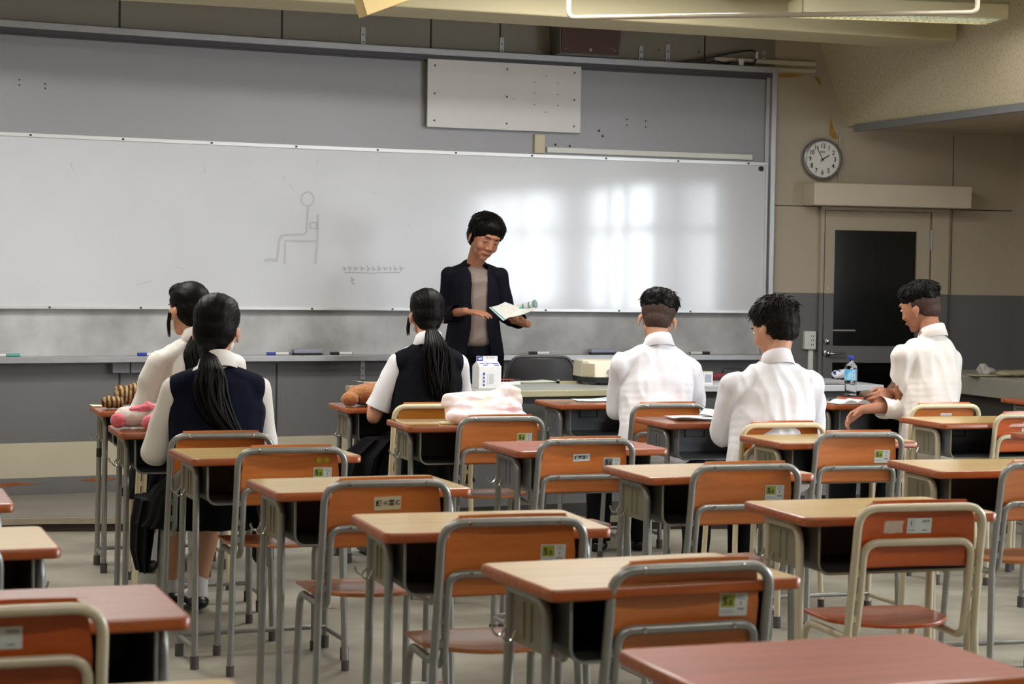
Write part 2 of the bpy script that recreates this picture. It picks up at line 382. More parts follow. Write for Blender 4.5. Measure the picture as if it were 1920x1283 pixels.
# ------------------------------------------------------------------ floor, platform, ceiling, other walls
MT['floor'] = mat('floor_vinyl', srgb(152,148,134), .5, 0, scale=2.2, col2=srgb(124,119,106), bump=.12, bscale=40, detail=12, lo=.38, hi=.62)
mb = MB(); mb.box((-1.9, -3.4, -.1), (XR+.3, 12.2, 0)); struct(mb.build('floor', MT['floor']))
MT['ceil'] = mat('ceiling_board', srgb(188,178,146), .75, 0, var=.04, scale=1.2)
mb = MB(); mb.box((-1.9, -3.4, 3.01), (XR+.3, 12.2, 3.15)); struct(mb.build('ceiling', MT['ceil']))
mb = MB(); mb.box((-1.85, -3.3, 0), (-1.7, 12.1, 3.05)); struct(mb.build('wall_left', MT['paint_cream']))
mb = MB(); mb.box((-1.8, -3.3, 0), (XR+.2, -3.15, 3.05)); struct(mb.build('wall_back', MT['paint_cream']))
mb = MB(); edges = sorted(WIN); y = -3.3
for a, b in edges:
    mb.box((XR, y, 0), (XR+.14, a, 1.2575), 0); mb.box((XR, y, 1.2575), (XR+.14, a, 3.05), 1); y = b
    mb.box((XR, a, 0), (XR+.14, b, WZ[0]), 0); mb.box((XR, a, WZ[1]), (XR+.14, b, 3.05), 1)
mb.box((XR, y, 0), (XR+.14, 12.2, 1.2575), 0); mb.box((XR, y, 1.2575), (XR+.14, 12.2, 3.05), 1)
struct(mb.build('wall_right', [MT['paint_grey'], MT['beige_wall']]))
gl = bpy.data.materials.new('window_glass'); gl.use_nodes = True; N = gl.node_tree.nodes; N.clear()
a1 = N.new('ShaderNodeBsdfTransparent'); a2 = N.new('ShaderNodeBsdfGlossy'); a2.inputs['Roughness'].default_value = .02; mx = N.new('ShaderNodeMixShader'); mx.inputs[0].default_value = .06; ou = N.new('ShaderNodeOutputMaterial')
gl.node_tree.links.new(a1.outputs[0], mx.inputs[1]); gl.node_tree.links.new(a2.outputs[0], mx.inputs[2]); gl.node_tree.links.new(mx.outputs[0], ou.inputs[0])
for i, (a, b) in enumerate(WIN):
    o = struct(empty('window_%d' % (i+1), (XR+.05, (a+b)/2, WZ[0]))); h = WZ[1]-WZ[0]; w2 = (b-a)/2
    mb = MB()
    for yy in (-w2, w2-.05): mb.box((-.05, yy, 0), (.04, yy+.05, h))
    for yy in (-.8*w2/2-.03, .1, .9): mb.box((-.03, yy, 0), (.03, yy+.06, h))  # unseen bars, spaced unevenly to streak the window reflection on the whiteboard
    mb.box((-.05, -w2, 0), (.04, w2, .05)); mb.box((-.05, -w2, h-.05), (.04, w2, h)); mb.box((-.03, -w2, h*.62), (.03, w2, h*.62+.05))
    mb.build('window_frame', MT['alu'], o)
    mb = MB(); mb.box((-.004, -w2, 0), (.004, w2, h)); mb.build('pane', gl, o)
# beam in front of the wall
MT['beam'] = mat('cream_beam', srgb(196,186,150), .7, 0, var=.05, scale=1.5)
MT['beam_under'] = MT['beam']
u_ = Vector((CP*CP+SP*SP*0, 0, 0))
def beam_line(X, D): return W(X, D)
KB = .92; fl, fr, bl, br = [(x*KB, d*KB) for x, d in ((-4.2, 9.92), (2.75, 12.42), (-4.2, 10.38), (2.60, 12.86))]     # underside corners, front and back
mb = MB(); v = []
for z in (EYE+(2.85-EYE)*KB, 3.02):
    for c in (fl, fr, br, bl): v.append(W(c[0], c[1], z))
mb.add(v, [(3,2,1,0),(4,5,6,7),(0,1,5,4),(1,2,6,5),(2,3,7,6),(3,0,4,7)]); o = struct(mb.build('trim_beam', MT['beam'], bevel=.01))
# sloping bulkhead along the right-hand side
MT['textured'] = mat('speckled_plaster', srgb(206,196,166), .85, 0, scale=60, col2=srgb(186,176,148), bump=.3, bscale=90, detail=2, lo=.3, hi=.5)
MT['soffit'] = mat('soffit_board', srgb(186,172,150), .7, var=.05, scale=1.5)
yb, yf = 12.0, -3.2; xt = 6.31
mb = MB(); a = [(xt-.24, 3.02), (xt, 2.36), (XR, 2.36), (XR, 3.02)]
mb.add([(x, y, z) for y in (yf, yb) for x, z in a], [(0,1,2,3),(7,6,5,4),(0,4,5,1),(1,5,6,2),(2,6,7,3),(3,7,4,0)]); struct(mb.build('wall_bulkhead', [MT['textured']]))
mb = MB(); mb.box((xt-.02, yf, 2.315), (xt+.02, 11.55, 2.362)); trim(mb, mat('grey_edge_trim', srgb(136,138,140), .45, .2), .003)
mb = MB(); mb.box((xt+.02, yf, 2.335), (XR, 11.56, 2.36)); trim(mb, MT['soffit'])
# platform
MT['platform'] = mat('platform_grey', srgb(128,122,114), .5, 0, var=.12, scale=3)
MT['plat_edge'] = mat('platform_edge_metal', srgb(150,140,122), .45, .1, var=.15, scale=14)
MT['riser'] = mat('platform_riser', srgb(62,46,40), .6, var=.2, scale=6)
PF = [(-5.2, 9.1), (-2.39, 10.1), (-1.0, 10.31), (1.18, 10.62), (2.6, 10.98), (2.9, 12.9)]
def plat_poly(off=0): return [W(x, d-off).xy[:] for x, d in PF]+[W(3.0, 13.1).xy[:], W(1.5, 12.80).xy[:], W(0, 12.33).xy[:], W(-1.5, 11.7).xy[:], W(-3, 10.93).xy[:], W(-5.2, 9.75).xy[:]]
mb = MB(); mb.prism(plat_poly(-.02), 0, .042, 1); mb.prism(plat_poly(), .042, .072, 2); mb.prism(plat_poly(-.04), .072, .074, 0)
o = struct(mb.build('floor_platform', [MT['platform'], MT['riser'], MT['plat_edge']]))

# ------------------------------------------------------------------ door side of the wall
XL = lambda px: xpx(px)
def wz_box(mb, px0, px1, z0, z1, o0, o1, mi=0): strip(mb, xpx(px0), xpx(px1), z0, z1, o0, o1, mi, 1)
DZ = 1.80
dr = struct(empty('door_1', wP(xpx(1636), 0)))
def dchild(mb, name, m, bevel=0): return wchild(mb, name, m, dr, bevel)
mb = MB(); wz_box(mb, 1531, 1538, 1.2575, 1.828, 0, .04, 0); wz_box(mb, 1531, 1538, 0, 1.2575, 0, .04, 1); wz_box(mb, 1739, 1771, 1.2575, 1.828, 0, .04, 0); wz_box(mb, 1531, 1771, DZ+.004, 1.828, 0, .04, 0)
wz_box(mb, 1739, 1771, 0, 1.2575, 0, .04, 1); dchild(mb, 'door_frame', [MT['beige_wall'], MT['paint_grey']], .003)
mb = MB()
for z0, z1, mi in ((1.2575, DZ, 0), (0, 1.2575, 1)):
    wz_box(mb, 1540, 1558, z0, z1, .0, .032, mi); wz_box(mb, 1712, 1736, z0, z1, .0, .032, mi)
wz_box(mb, 1558, 1712, 1.675, DZ, 0, .032, 0); wz_box(mb, 1558, 1712, .80, .91, 0, .032, 1); wz_box(mb, 1558, 1712, 0, .22, 0, .032, 1)
dchild(mb, 'door_leaf', [MT['beige_wall'], MT['paint_grey']])
MT['glass_dark_corridor'] = mat('door_glass_dark_corridor', (.003, .004, .003), .12, 0, spec=.35)  # darkness of the corridor behind the door is put into the pane colour
mb = MB(); wz_box(mb, 1558, 1712, .91, 1.675, 0, .012); dchild(mb, 'pane', MT['glass_dark_corridor']); mb = MB(); wz_box(mb, 1558, 1712, .22, .80, 0, .012); dchild(mb, 'pane', MT['glass_dark_corridor'])
mb = MB(); wz_box(mb, 1559, 1602, 1.008, 1.018, .012, .016); dchild(mb, 'paper_slip', mat('slip', srgb(150,150,142), .5))
Md = Matrix.Rotation(wAng(xpx(1560)), 4, 'Z')
def dpt(px, z, off): return wP(xpx(px), z, off)-Vector(dr.location)
mb = MB(); Mh = Matrix.Translation(dpt(1546, .862, .034)) @ Md
mb.lathe([(.001,0),(.026,0),(.024,.010),(.012,.014),(.010,.045),(.001,.046)], 0, 18, M=Mh @ Matrix.Rotation(radians(90), 4, 'X'))
mb.tube([(0, -.042, 0), (.03, -.046, 0), (.115, -.040, .002)], [.0095, .009, .006], 0, 10, M=Mh); mb.build('door_handle', MT['chrome'], dr)
mb = MB(); mb.lathe([(.001,0),(.021,0),(.019,.012),(.010,.014),(.009,.026),(.001,.027)], 0, 18, M=Matrix.Translation(dpt(1546, .94, .034)) @ Md @ Matrix.Rotation(radians(90), 4, 'X')); mb.build('lock', MT['chrome'], dr)
mb = MB(); M = Matrix.Translation(dpt(1738, 1.62, .034)) @ Md; mb.tube([(0, -.006, -.07), (0, -.006, .07)], .007, 0, 8, M=M); mb.cbox((0, 0, 0), (.03, .006, .12), 0, M); mb.build('hinge', MT['alu'], dr)
mb = MB(); mb.lathe([(.001,0),(.008,0),(.008,.004),(.001,.004)], 0, 12, M=Matrix.Translation(dpt(1547, 1.29, .034)) @ Md @ Matrix.Rotation(radians(90), 4, 'X')); mb.build('peg', MT['alu'], dr)
# lintel box, clock, socket
mb = MB(); strip(mb, xpx(1505)-.02, xpx(1792), 1.83, 1.975, 0, .20, 0, 1)
o = mb.build('door_hood', mat('cream_hood', srgb(214,202,182), .6, var=.05, scale=3), bevel=.006); tag(o, 'long cream boxed hood over the dark glass door, beneath the wall clock', 'hood')
X = xpx(1532); zc_ = zw(300, 1532)
ck = empty('wall_clock', wP(X, zc_, 0), wAng(X), 'round silver-rimmed wall clock with black numerals above the door hood', 'clock')
B = Matrix.Rotation(radians(90), 4, 'X')          # local z becomes -y (towards the room)
mb = MB(); mb.lathe([(.10,0),(.138,0),(.139,.03),(.134,.044),(.124,.048),(.118,.040),(.118,.03),(.10,.03)], 0, 48, M=B); mb.build('rim', mat('clock_rim', srgb(150,152,154), .3, .7), ck)
mb = MB(); mb.lathe([(.001,.026),(.119,.026),(.119,.031),(.001,.031)], 0, 48, M=B); mb.build('dial', mat('clock_dial', srgb(234,234,228), .5), ck)
Fm = Matrix.Translation((0, -.0322, 0)) @ B
mb = MB()
for k in range(1, 13):
    a = radians(90-30*k); text_into(mb, str(k), .043, Fm @ Matrix.Translation((.087*cos(a), .087*sin(a), 0)) @ Matrix.Scale(.85, 4, (1, 0, 0)), bold=.0008)
for k in range(60):
    a = radians(6*k); r = .0022 if k % 5 == 0 else .0008; mb.cbox((.109*cos(a), .109*sin(a), 0), (r*1.6, r*1.6, .0006), 0, Fm)
text_into(mb, 'SEIKO', .013, Fm @ Matrix.Translation((0, .048, 0)), bold=.0003); mb.build('numerals', MT['ink'], ck)
def hand(name, ang, L, w, m, tail=.015):
    mb = MB(); a = radians(90-ang); M = Fm @ Matrix.Rotation(a, 4, 'Z')
    mb.add([(-tail,-w,.001),(L*.75,-w,.001),(L,-w*.4,.001),(L,w*.4,.001),(L*.75,w,.001),(-tail,w,.001),(-tail,-w,.0025),(L*.75,-w,.0025),(L,-w*.4,.0025),(L,w*.4,.0025),(L*.75,w,.0025),(-tail,w,.0025)],
           [(5,4,3,2,1,0),(6,7,8,9,10,11)]+[(i,(i+1) % 6,6+(i+1) % 6,6+i) for i in range(6)], 0, M); return mb.build(name, m, ck)
hand('hour_hand', 59, .056, .0035, MT['ink']); hand('minute_hand', 331, .094, .0022, MT['ink']); hand('second_hand', 213, .03, .0007, MT['ink'], .0)
mb = MB(); mb.lathe([(.001,.0),(.006,.0),(.005,.006),(.001,.0065)], 0, 14, M=Fm); mb.build('hub', MT['ink'], ck)
X = xpx(1516); so = empty('wall_socket', wP(X, zw(638, 1516), 0), wAng(X), 'white wall socket box with three double outlets left of the door', 'socket')
mb = MB(); mb.box((-.042, -.04, -.06), (.038, 0, .06)); mb.build('body', MT['white_plastic'], so, bevel=.004)
mb = MB()
for z in (-.028, 0, .028):
    for x in (-.0, .012): mb.cbox((x+.006, -.041, z), (.003, .003, .012))
mb.build('outlet_slots', MT['ink'], so)
mb = MB(); strip(mb, xpx(1515), xpx(1524), .0, zw(638, 1516)-.06, 0, .015, 0, 1); o = mb.build('cable_duct', MT['white_plastic'], bevel=.002); tag(o, 'thin white cable duct running down from the wall socket beside the door', 'cable duct')
# rail at the top right of the wall, torn-tape patches, black cable, loudspeaker
mb = MB(); strip(mb, xpx(1327), 1.96, 2.745, 2.772, 0, .03, 0, 6); strip(mb, xpx(1441), 1.96, 2.70, 2.725, 0, .02, 0, 4); o = mb.build('cable_trunking', mat('cream_trunk', srgb(206,198,180), .5), bevel=.002); tag(o, 'cream cable trunking high on the wall, running from the cables to the sloped bulkhead', 'cable trunking')
MT['tape'] = mat('old_tape', srgb(176,132,50), .6, var=.25, scale=40)
def patch(pts):
    mb = MB(); P = [wP(xpx(a), zw(b, a), .002) for a, b in pts]; n = len(P); mb.add(P, [tuple(range(n))]); trim(mb, MT['tape'])
patch([(1449,140),(1480,140),(1498,143),(1478,147),(1450,147)]); patch([(1515,144),(1526,148),(1531,163),(1524,158)]); patch([(1549,222),(1556,246),(1566,262),(1552,261),(1546,250)])
mb = MB()
def cp(px, py, off=.05): return wP(xpx(px), zw(py, px), off)
mb.tube([cp(1228,121), cp(1260,121), cp(1295,116), cp(1330,108), cp(1365,101), cp(1392,98), cp(1402,101), cp(1402,112), cp(1399,121), cp(1388,126), cp(1376,124)], .0062, 0, 8, fillet=.06)
mb.tube([cp(1290,122), cp(1310,121), cp(1328,117), cp(1345,124), cp(1362,125)], .005, 0, 8, fillet=.04)
mb.cbox((0, 0, 0), (.06, .03, .035), 0, Matrix.Translation(cp(1360, 124))); mb.cbox((0, 0, 0), (.035, .028, .05), 1, Matrix.Translation(cp(1372, 122))); mb.cbox((0, 0, 0), (.014, .014, .045), 1, Matrix.Translation(cp(1402, 107)))
mb.tube([cp(1376,124), cp(1385,122), cp(1396,124)], .009, 0, 8)
o = mb.build('cable', [MT['ink'], MT['white_plastic']]); tag(o, 'looped black cable with white plugs lying along the top rail', 'cable')
X = xpx(1078); sp = empty('loudspeaker', wP(X, 2.724, .0), wAng(X), 'dark brown loudspeaker with grey sides standing on the top rail', 'loudspeaker')
mb = MB(); mb.add([(-.20,-.17,0),(.20,-.17,0),(.20,-.005,0),(-.20,-.005,0),(-.215,-.19,.27),(.215,-.19,.27),(.215,-.005,.27),(-.215,-.005,.27)], [(3,2,1,0),(4,5,6,7),(0,1,5,4),(1,2,6,5),(2,3,7,6),(3,0,4,7)]); mb.build('box_body', mat('speaker_side', srgb(96,92,88), .5), sp, bevel=.004)
mb = MB(); mb.add([(-.19,-.178,.006),(.19,-.178,.006),(.19,-.16,.006),(-.19,-.16,.006),(-.204,-.197,.26),(.204,-.197,.26),(.204,-.18,.26),(-.204,-.18,.26)], [(3,2,1,0),(4,5,6,7),(0,1,5,4),(1,2,6,5),(2,3,7,6),(3,0,4,7)]); mb.build('grille', mat('speaker_grille', srgb(92,70,66), .8, bump=.3, bscale=300), sp, bevel=.003)
mb = MB(); mb.cbox((0, -.183, .03), (.014, .004, .016), 0); mb.cbox((-.165, -.181, .03), (.006, .004, .006), 0); mb.cbox((.165, -.181, .03), (.006, .004, .006), 0); text_into(mb, 'B', .014, Matrix.Translation((0, -.1855, .03)) @ Matrix.Rotation(radians(90), 4, 'X'), 1); mb.build('badge', [MT['alu'], MT['ink']], sp)

# ------------------------------------------------------------------ ceiling lamps, hanging rail, tan plate
MT['fixture'] = mat('fixture_cream', srgb(204,196,160), .5, var=.04, scale=4)
MT['tube'] = mat('lamp_tube', (1, 1, 1), .5, emit=(1, .97, .88, 5.0))
MT['louver'] = mat('louver', srgb(200,204,196), .3, .6)
def lamp(loc, rz, label, power=LAMP_W, grp=None, drop=.06):
    e = empty('ceiling_light', loc, rz, label, 'ceiling light', grp)
    mb = MB(); L_, w_ = .63, .15
    mb.box((-L_, -w_, .0), (L_, -w_+.012, .10)); mb.box((-L_, w_-.012, .0), (L_, w_, .10)); mb.box((-L_, -w_, .0), (-L_+.012, w_, .10)); mb.box((L_-.012, -w_, .0), (L_, w_, .10)); mb.box((-L_, -w_, .085), (L_, w_, .10)); mb.box((-.3, -.05, .10), (.3, .05, .10+drop))
    mb.build('housing', MT['fixture'], e)
    mb = MB()
    for k in range(31): mb.box((-L_+.02+k*.0405, -w_+.012, .004), (-L_+.0225+k*.0405, w_-.012, .03))
    for y in (-.05, .05): mb.box((-L_+.012, y-.001, .004), (L_-.012, y+.001, .03))
    mb.build('louver', MT['louver'], e)
    for y in (-.07, .07):
        mb = MB(); mb.tube([(-.59, y, .06), (.59, y, .06)], .013, 0, 10); mb.build('lamp_tube', MT['tube'], e)
    l = bpy.data.lights.new('tube_light', 'AREA'); l.shape = 'RECTANGLE'; l.size = 1.15; l.size_y = .24; l.energy = power; l.color = (1, .97, .93)
    o = bpy.data.objects.new('tube_light', l); COL.objects.link(o); o.parent = e; o.location = (0, 0, -.005)
    return e
a_ = atan2(.12, 1.25)-PSI+.06
KF = .915; fx = W(2.24*KF, 11.70*KF, EYE+1.505*KF); fe = lamp(fx, a_, 'louvred fluorescent ceiling light hanging at the top right, in front of the beam', 4.0, drop=.14); fe.scale = (KF, KF, KF)
for k, (x, y) in enumerate([(.3, 8.2), (3.0, 8.2), (5.2, 7.9), (.6, 5.0), (3.2, 5.0), (5.2, 5.0), (.9, 1.6), (3.2, 1.6), (.9, 9.15), (3.7, 9.15)]):
    lamp((x, y, 2.90), 0, 'louvred fluorescent ceiling light, %s of the %s row' % (('left one', 'middle one', 'right one')[k % 3], ('third', 'second', 'rear', 'front')[k//3]), power=LAMP_W*(1.9 if k > 7 else 1), grp='ceiling lights above the desks')
# hanging rail of bent tube
def zz(py, px, D): return EYE-(py-641.5-ROLL*(px-960)+F_PX*math.tan(PITCH))*D/F_PX
mb = MB(); D1, D2_ = 9.9, 9.45; p = lambda px, D, z: W((px-960)/F_PX*D, D, z)
mb.tube([p(1056, D1, 3.01), p(1056, D1, zz(36, 1056, D1)), p(1818, D2_, zz(26, 1818, D2_)), p(1818, D2_, 3.01)], .0125, 0, 12, fillet=.035)
o = mb.build('hanging_rail', mat('rail_paint', srgb(150,140,122), .35, .3)); tag(o, 'thin square-bent metal rail hanging from the ceiling at the top right', 'rail')
mb = MB(); D = 8.4; P0 = W((716-960)/F_PX*D, D, zz(2, 716, D))
c0 = p(680, D, zz(33, 680, D)); c1 = p(757, D+.12, zz(-2, 757, D)); c2 = p(757, D+.12, zz(-60, 757, D)); c3 = p(660, D-.08, zz(-60, 660, D)); c4 = p(668, D-.06, zz(-4, 668, D))
bk = Vector((.03, .25, .02)); vs_ = [c0, c1, c2, c3, c4]
mb.add(vs_+[v+bk for v in vs_], [(0,1,2,3,4),(9,8,7,6,5)]+[(i, (i+1) % 5, 5+(i+1) % 5, 5+i) for i in range(5)])
hz = zz(-60, 700, D); top = p(708, D, 3.01); mb.tube([p(708, D, hz-.01)+bk*.5, top+bk*.5], .02, 0, 10)
o = mb.build('light_reflector', mat('tan_metal', srgb(190,160,98), .4, .3, var=.1, scale=5), bevel=.004); tag(o, 'tan metal corner of a hanging reflector, cut by the top edge of the picture', 'reflector')

# ------------------------------------------------------------------ school desk and chair builders
def make_desk(top='birch', metal='silver', back='box', label='', group=None, tape=False, legmat=None):
    e = empty('school_desk', (0, 0, 0), 0, label, 'desk', group)
    w, d = .30, .20
    mb = MB()
    def rr(hw, hd, r, z, n=5):
        pts = []
        for cx, cy, a0 in ((hw-r, hd-r, 0), (-hw+r, hd-r, 90), (-hw+r, -hd+r, 180), (hw-r, -hd+r, 270)):
            for k in range(n+1): a = radians(a0+90*k/n); pts.append((cx+r*cos(a), cy+r*sin(a), z))
        return pts
    rings = [rr(w-.004, d-.004, .018, .7045), rr(w, d, .022, .709), rr(w, d, .022, .7245), rr(w-.0025, d-.0025, .020, .7285), rr(w-.007, d-.007, .018, .730), rr(w-.008, d-.008, .018, .7302)]
    mb.loft(rings, 1, cap=False); n = len(rings[0])
    mb.add(rings[-1], [tuple(range(n))], 0); mb.add(rings[0], [tuple(range(n-1, -1, -1))], 1)
    mb.build('desktop', [MT[top], MT['edge_wood']], e)
    lm = MT[legmat or metal]
    for s in (-1, 1):
        x = s*.262
        mb = MB(); mb.tube([(x, .10, .690), (x, -.098, .690), (x*1.02, -.118, 0.02)], .0118, 0, 12, fillet=.05); lg = mb.build('leg', lm, e)   # near leg, bending under the top
        mb = MB(); mb.tube([(x*1.02, -.1186, 0), (x*1.019, -.1172, .045)], .0155, 0, 12); mb.build('rubber_foot', MT['rubber'], lg)
        mb = MB(); mb.tube([(x, .096, .702), (x*1.02, .126, .02)], .0118, 0, 12)
        if tape and s < 0: mb.tube([(x*1.006, .105, .50), (x*1.005, .103, .54)], .0125, 1, 12)
        lg = mb.build('leg', [lm, MT['ink']], e)
        mb = MB(); mb.tube([(x*1.02, .1268, 0), (x*1.019, .125, .045)], .0155, 0, 12); mb.build('rubber_foot', MT['rubber'], lg)
        mb = MB()
        prof = [(-.085, .68), (-.085, .605), (-.07, .575), (.075, .575), (.094, .60), (.092, .68)]
        mb.add([(x-.002, y, z) for y, z in prof]+[(x+.002, y, z) for y, z in prof], [(0,1,2,3,4,5), (11,10,9,8,7,6)]+[(i, (i+1) % 6, 6+(i+1) % 6, 6+i) for i in range(6)])
        for y in (-.02, .02): mb.tube([(x+s*.002, y, .59), (x+s*.002, y, .67)], .004, 0, 6)
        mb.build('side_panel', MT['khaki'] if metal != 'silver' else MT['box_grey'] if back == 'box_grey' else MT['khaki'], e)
        mb = MB(); mb.tube([(x+s*.004, .10, .625), (x+s*.012, .10, .60), (x+s*.026, .10, .582), (x+s*.040, .10, .590), (x+s*.044, .10, .606)], .003, 0, 8, fillet=.01)
        mb.build('bag_hook', MT['chrome'], e); mb = MB(); mb.tube([(x+s*.004, .06, .60), (x+s*.014, .06, .578), (x+s*.03, .06, .578), (x+s*.036, .06, .592)], .0028, 0, 8, fillet=.01); mb.build('bag_hook', MT['chrome'], e)
        mb = MB(); mb.tube([(x*1.018, -.116, .072), (x*1.018, .122, .072)], .009, 0, 10); mb.build('side_bar', lm, e)
    mb = MB(); mb.tube([(-.266, .118, .078), (.266, .118, .078)], .009, 0, 10); mb.build('foot_rest', MT['silver'], e)
    # book box: an open-fronted steel tray with rounded lower corners
    mb = MB(); t = .0035
    def prof(y, off=0):
        W_ = .238-off; pts = [(-W_, .700), (-W_, .60+off)]
        for k in range(5): a = radians(180+90*k/4); pts.append((-W_+.03+(.03)*cos(a), .60+off-.0+.03*sin(a)))
        for k in range(5): a = radians(270+90*k/4); pts.append((W_-.03+.03*cos(a), .60+off+.03*sin(a)))
        pts += [(W_, .60+off), (W_, .700)]; return [(x, y, z) for x, z in pts]
    A_ = prof(-.165); B_ = prof(.165); A2 = prof(-.165, t); B2 = prof(.160, t); n = len(A_)
    mb.add(A_+B_+A2+B2, [(i, i+1, n+i+1, n+i) for i in range(n-1)]+[(2*n+i, 3*n+i, 3*n+i+1, 2*n+i+1) for i in range(n-1)]+[(i, 2*n+i, 2*n+i+1, i+1) for i in range(n-1)])
    mb.add(B_, [tuple(range(n))]); mb.add([(x, y-.004, z) for x, y, z in B_], [tuple(range(n-1, -1, -1))])
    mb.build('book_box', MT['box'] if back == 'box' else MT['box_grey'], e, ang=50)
    rim = prof(-.166); mb = MB(); mb.tube(rim, .0038, 0, 6); mb.build('box_rim', MT['khaki' if metal != 'silver' else 'silver'], e)
    if back == 'box_grey':
        mb = MB(); mb.box((-.225, .140, .615), (.225, .150, .698)); 
        for a, b in (((-.075, .136, .640), (-.070, .141, .685)), ((.020, .136, .640), (.025, .141, .685)), ((-.075, .136, .640), (.025, .141, .644)), ((-.075, .136, .681), (.025, .141, .685))): mb.box(a, b, 1)
        mb.build('back_plate', [MT['box_grey'], MT['box']], e)
    return e
def make_chair(metal='silver', wood='chair_wood', seat='seat_wood', sticker=None, label='', group=None, xtra=None, screws=True, band=None):
    e = empty('school_chair', (0, 0, 0), 0, label, 'chair', group)
    m = MT[metal]; r = .0112
    yt, ys, yr = -.222, -.172, -.190          # back y at the top, at the seat, at the floor
    xo, xi = .184, .160
    def yb(z): return ys+(yt-ys)*(z-.43)/.345 if z > .43 else yr+(ys-yr)*z/.43
    mb = MB(); mb.tube([(-xo-.004, yb(.42), .42), (-xo, yb(.60), .60), (-xo, yt, .764), (xo, yt, .764), (xo, yb(.60), .60), (xo+.004, yb(.42), .42)], r, 0, 12, fillet=.058, fn=8); mb.build('back_frame', m, e)
    for s in (-1, 1):
        mb = MB(); mb.tube([(s*(xo+.004), yb(.42), .425), (s*(xo+.016), yr-.004, .015)], r, 0, 12)
        if band and s < 0: mb.tube([(s*(xo+.0125), yr, .145), (s*(xo+.0118), yr, .165)], r*1.06, 1, 12)
        lg = mb.build('leg', [m, MT[band or 'ink']], e)
        mb = MB(); mb.tube([(s*(xo+.0155), yr-.0035, .0), (s*(xo+.0145), yr-.003, .036)], .0140, 0, 12); mb.build('rubber_foot', MT['rubber'], lg)
        mb = MB(); mb.tube([(s*.168, -.06, .398), (s*.168, .150, .398), (s*.176, .180, .015)], r, 0, 12, fillet=.06, fn=8); lg = mb.build('leg', m, e)
        mb = MB(); mb.tube([(s*.1762, .180, 0), (s*.1755, .178, .036)], .0140, 0, 12); mb.build('rubber_foot', MT['rubber'], lg)
    old = metal == 'beige' or metal == 'cream_tube'; zi = .668 if old else .634; zb = .596 if old else .574
    def bar(z0): return yb(z0)+.002
    mb = MB(); mb.tube([(-.168, -.06, .398), (-xi, bar(.398)+.012, .398), (-xi, bar(.56), .56), (-xi, bar(zi), zi), (xi, bar(zi), zi), (xi, bar(.56), .56), (xi, bar(.398)+.012, .398), (.168, -.06, .398)], r*.96, 0, 12, fillet=.045, fn=8)
    for z in (.585, .52, .46): 
        for s in (-1, 1): mb.cbox((s*(xo+xi)/2, yb(z), z), (.012, .006, .02), 0)
    mb.build('seat_frame', m, e)
    # backrest: curved board in front of the tubes
    mb = MB(); n = 14; rings = []
    def bx(s): return .170*s
    F_, B2 = [], []
    for j, z in enumerate((zb, zb+.005, zb+.008, .68, .765, .776, .781)):
        row1, row2 = [], []
        sh = (.0, .004, .006, .006, .006, .003, .0)[j]
        for i in range(n+1):
            s = -1+2*i/n; hw = .168 if z < .61 else .168
            zz_ = z
            if z > .76: hw = .168-(.03 if z > .77 else .012)*1.0
            y = yb(z)+.0135+.014*(1-s*s)*1.0
            row1.append((hw*s, y-sh*.6, zz_)); row2.append((hw*s, y+.010-(.006-sh)*.6, zz_))
        F_.append(row1); B2.append(row2)
    rings = [F_[j]+B2[j][::-1] for j in range(len(F_))]
    mb.loft(rings); bk = mb.build('backrest', MT[wood], e, ang=60)
    if screws:
        for z, xx in ((.764, .115), (zi, .105)):
            for s in (-1, 1): mb = MB(); mb.lathe([(.001,0),(.0065,0),(.005,.003),(.001,.0035)], 0, 10, M=Matrix.Translation((s*xx, yb(z)-r+.0005, z)) @ Matrix.Rotation(radians(90), 4, 'X')); mb.build('screw', MT['chrome'], e)
    # seat: dished board with a rounded rear edge
    mb = MB(); U = 16; V = 12; tp, bt = [], []
    for j in range(V+1):
        v = j/V; rowt, rowb = [], []
        for i in range(U+1):
            s = -1+2*i/U
            hw = .185-.006*v if v > .3 else .185-.035*((.3-v)/.3)**2
            if v > .93: hw -= .012*((v-.93)/.07)**2
            y0 = -.165+.085*abs(s)**2.6; y1 = .195-.012*s*s
            y = y0+(y1-y0)*v
            dz = -.012*(1-s*s)*sin(pi*min(1, v*1.05))+(.006*((v-.8)/.2)**2*-1 if v > .8 else 0)+.004*(1-v)
            rowt.append((hw*s, y, .432+dz)); rowb.append((hw*s, y, .421+dz))
        tp += rowt; bt += rowb
    n1 = U+1; K = len(tp); fs = []
    for j in range(V):
        for i in range(U): a = j*n1+i; fs.append((a, a+1, a+n1+1, a+n1)); fs.append((K+a, K+a+n1, K+a+n1+1, K+a+1))
    bd = [i for i in range(U+1)]+[j*n1+U for j in range(1, V+1)]+[V*n1+i for i in range(U-1, -1, -1)]+[j*n1 for j in range(V-1, 0, -1)]
    for a, b in zip(bd, bd[1:]+bd[:1]): fs.append((a, b, K+b, K+a))
    mb.add(tp+bt, fs); mb.build('seat', MT[seat], e, bevel=.003)
    def face(x, z, off=.0): # frame of the backrest rear face at x,z
        s = x/.168; y = yb(z)+.0135+.014*(1-s*s)-.006*.6-.0006-off; tilt = atan2(yt-ys, .345)
        return Matrix.Translation((x, y, z)) @ Matrix.Rotation(atan2(-2*.014*s, .168), 4, 'Z') @ Matrix.Rotation(radians(90)+tilt*-1, 4, 'X')
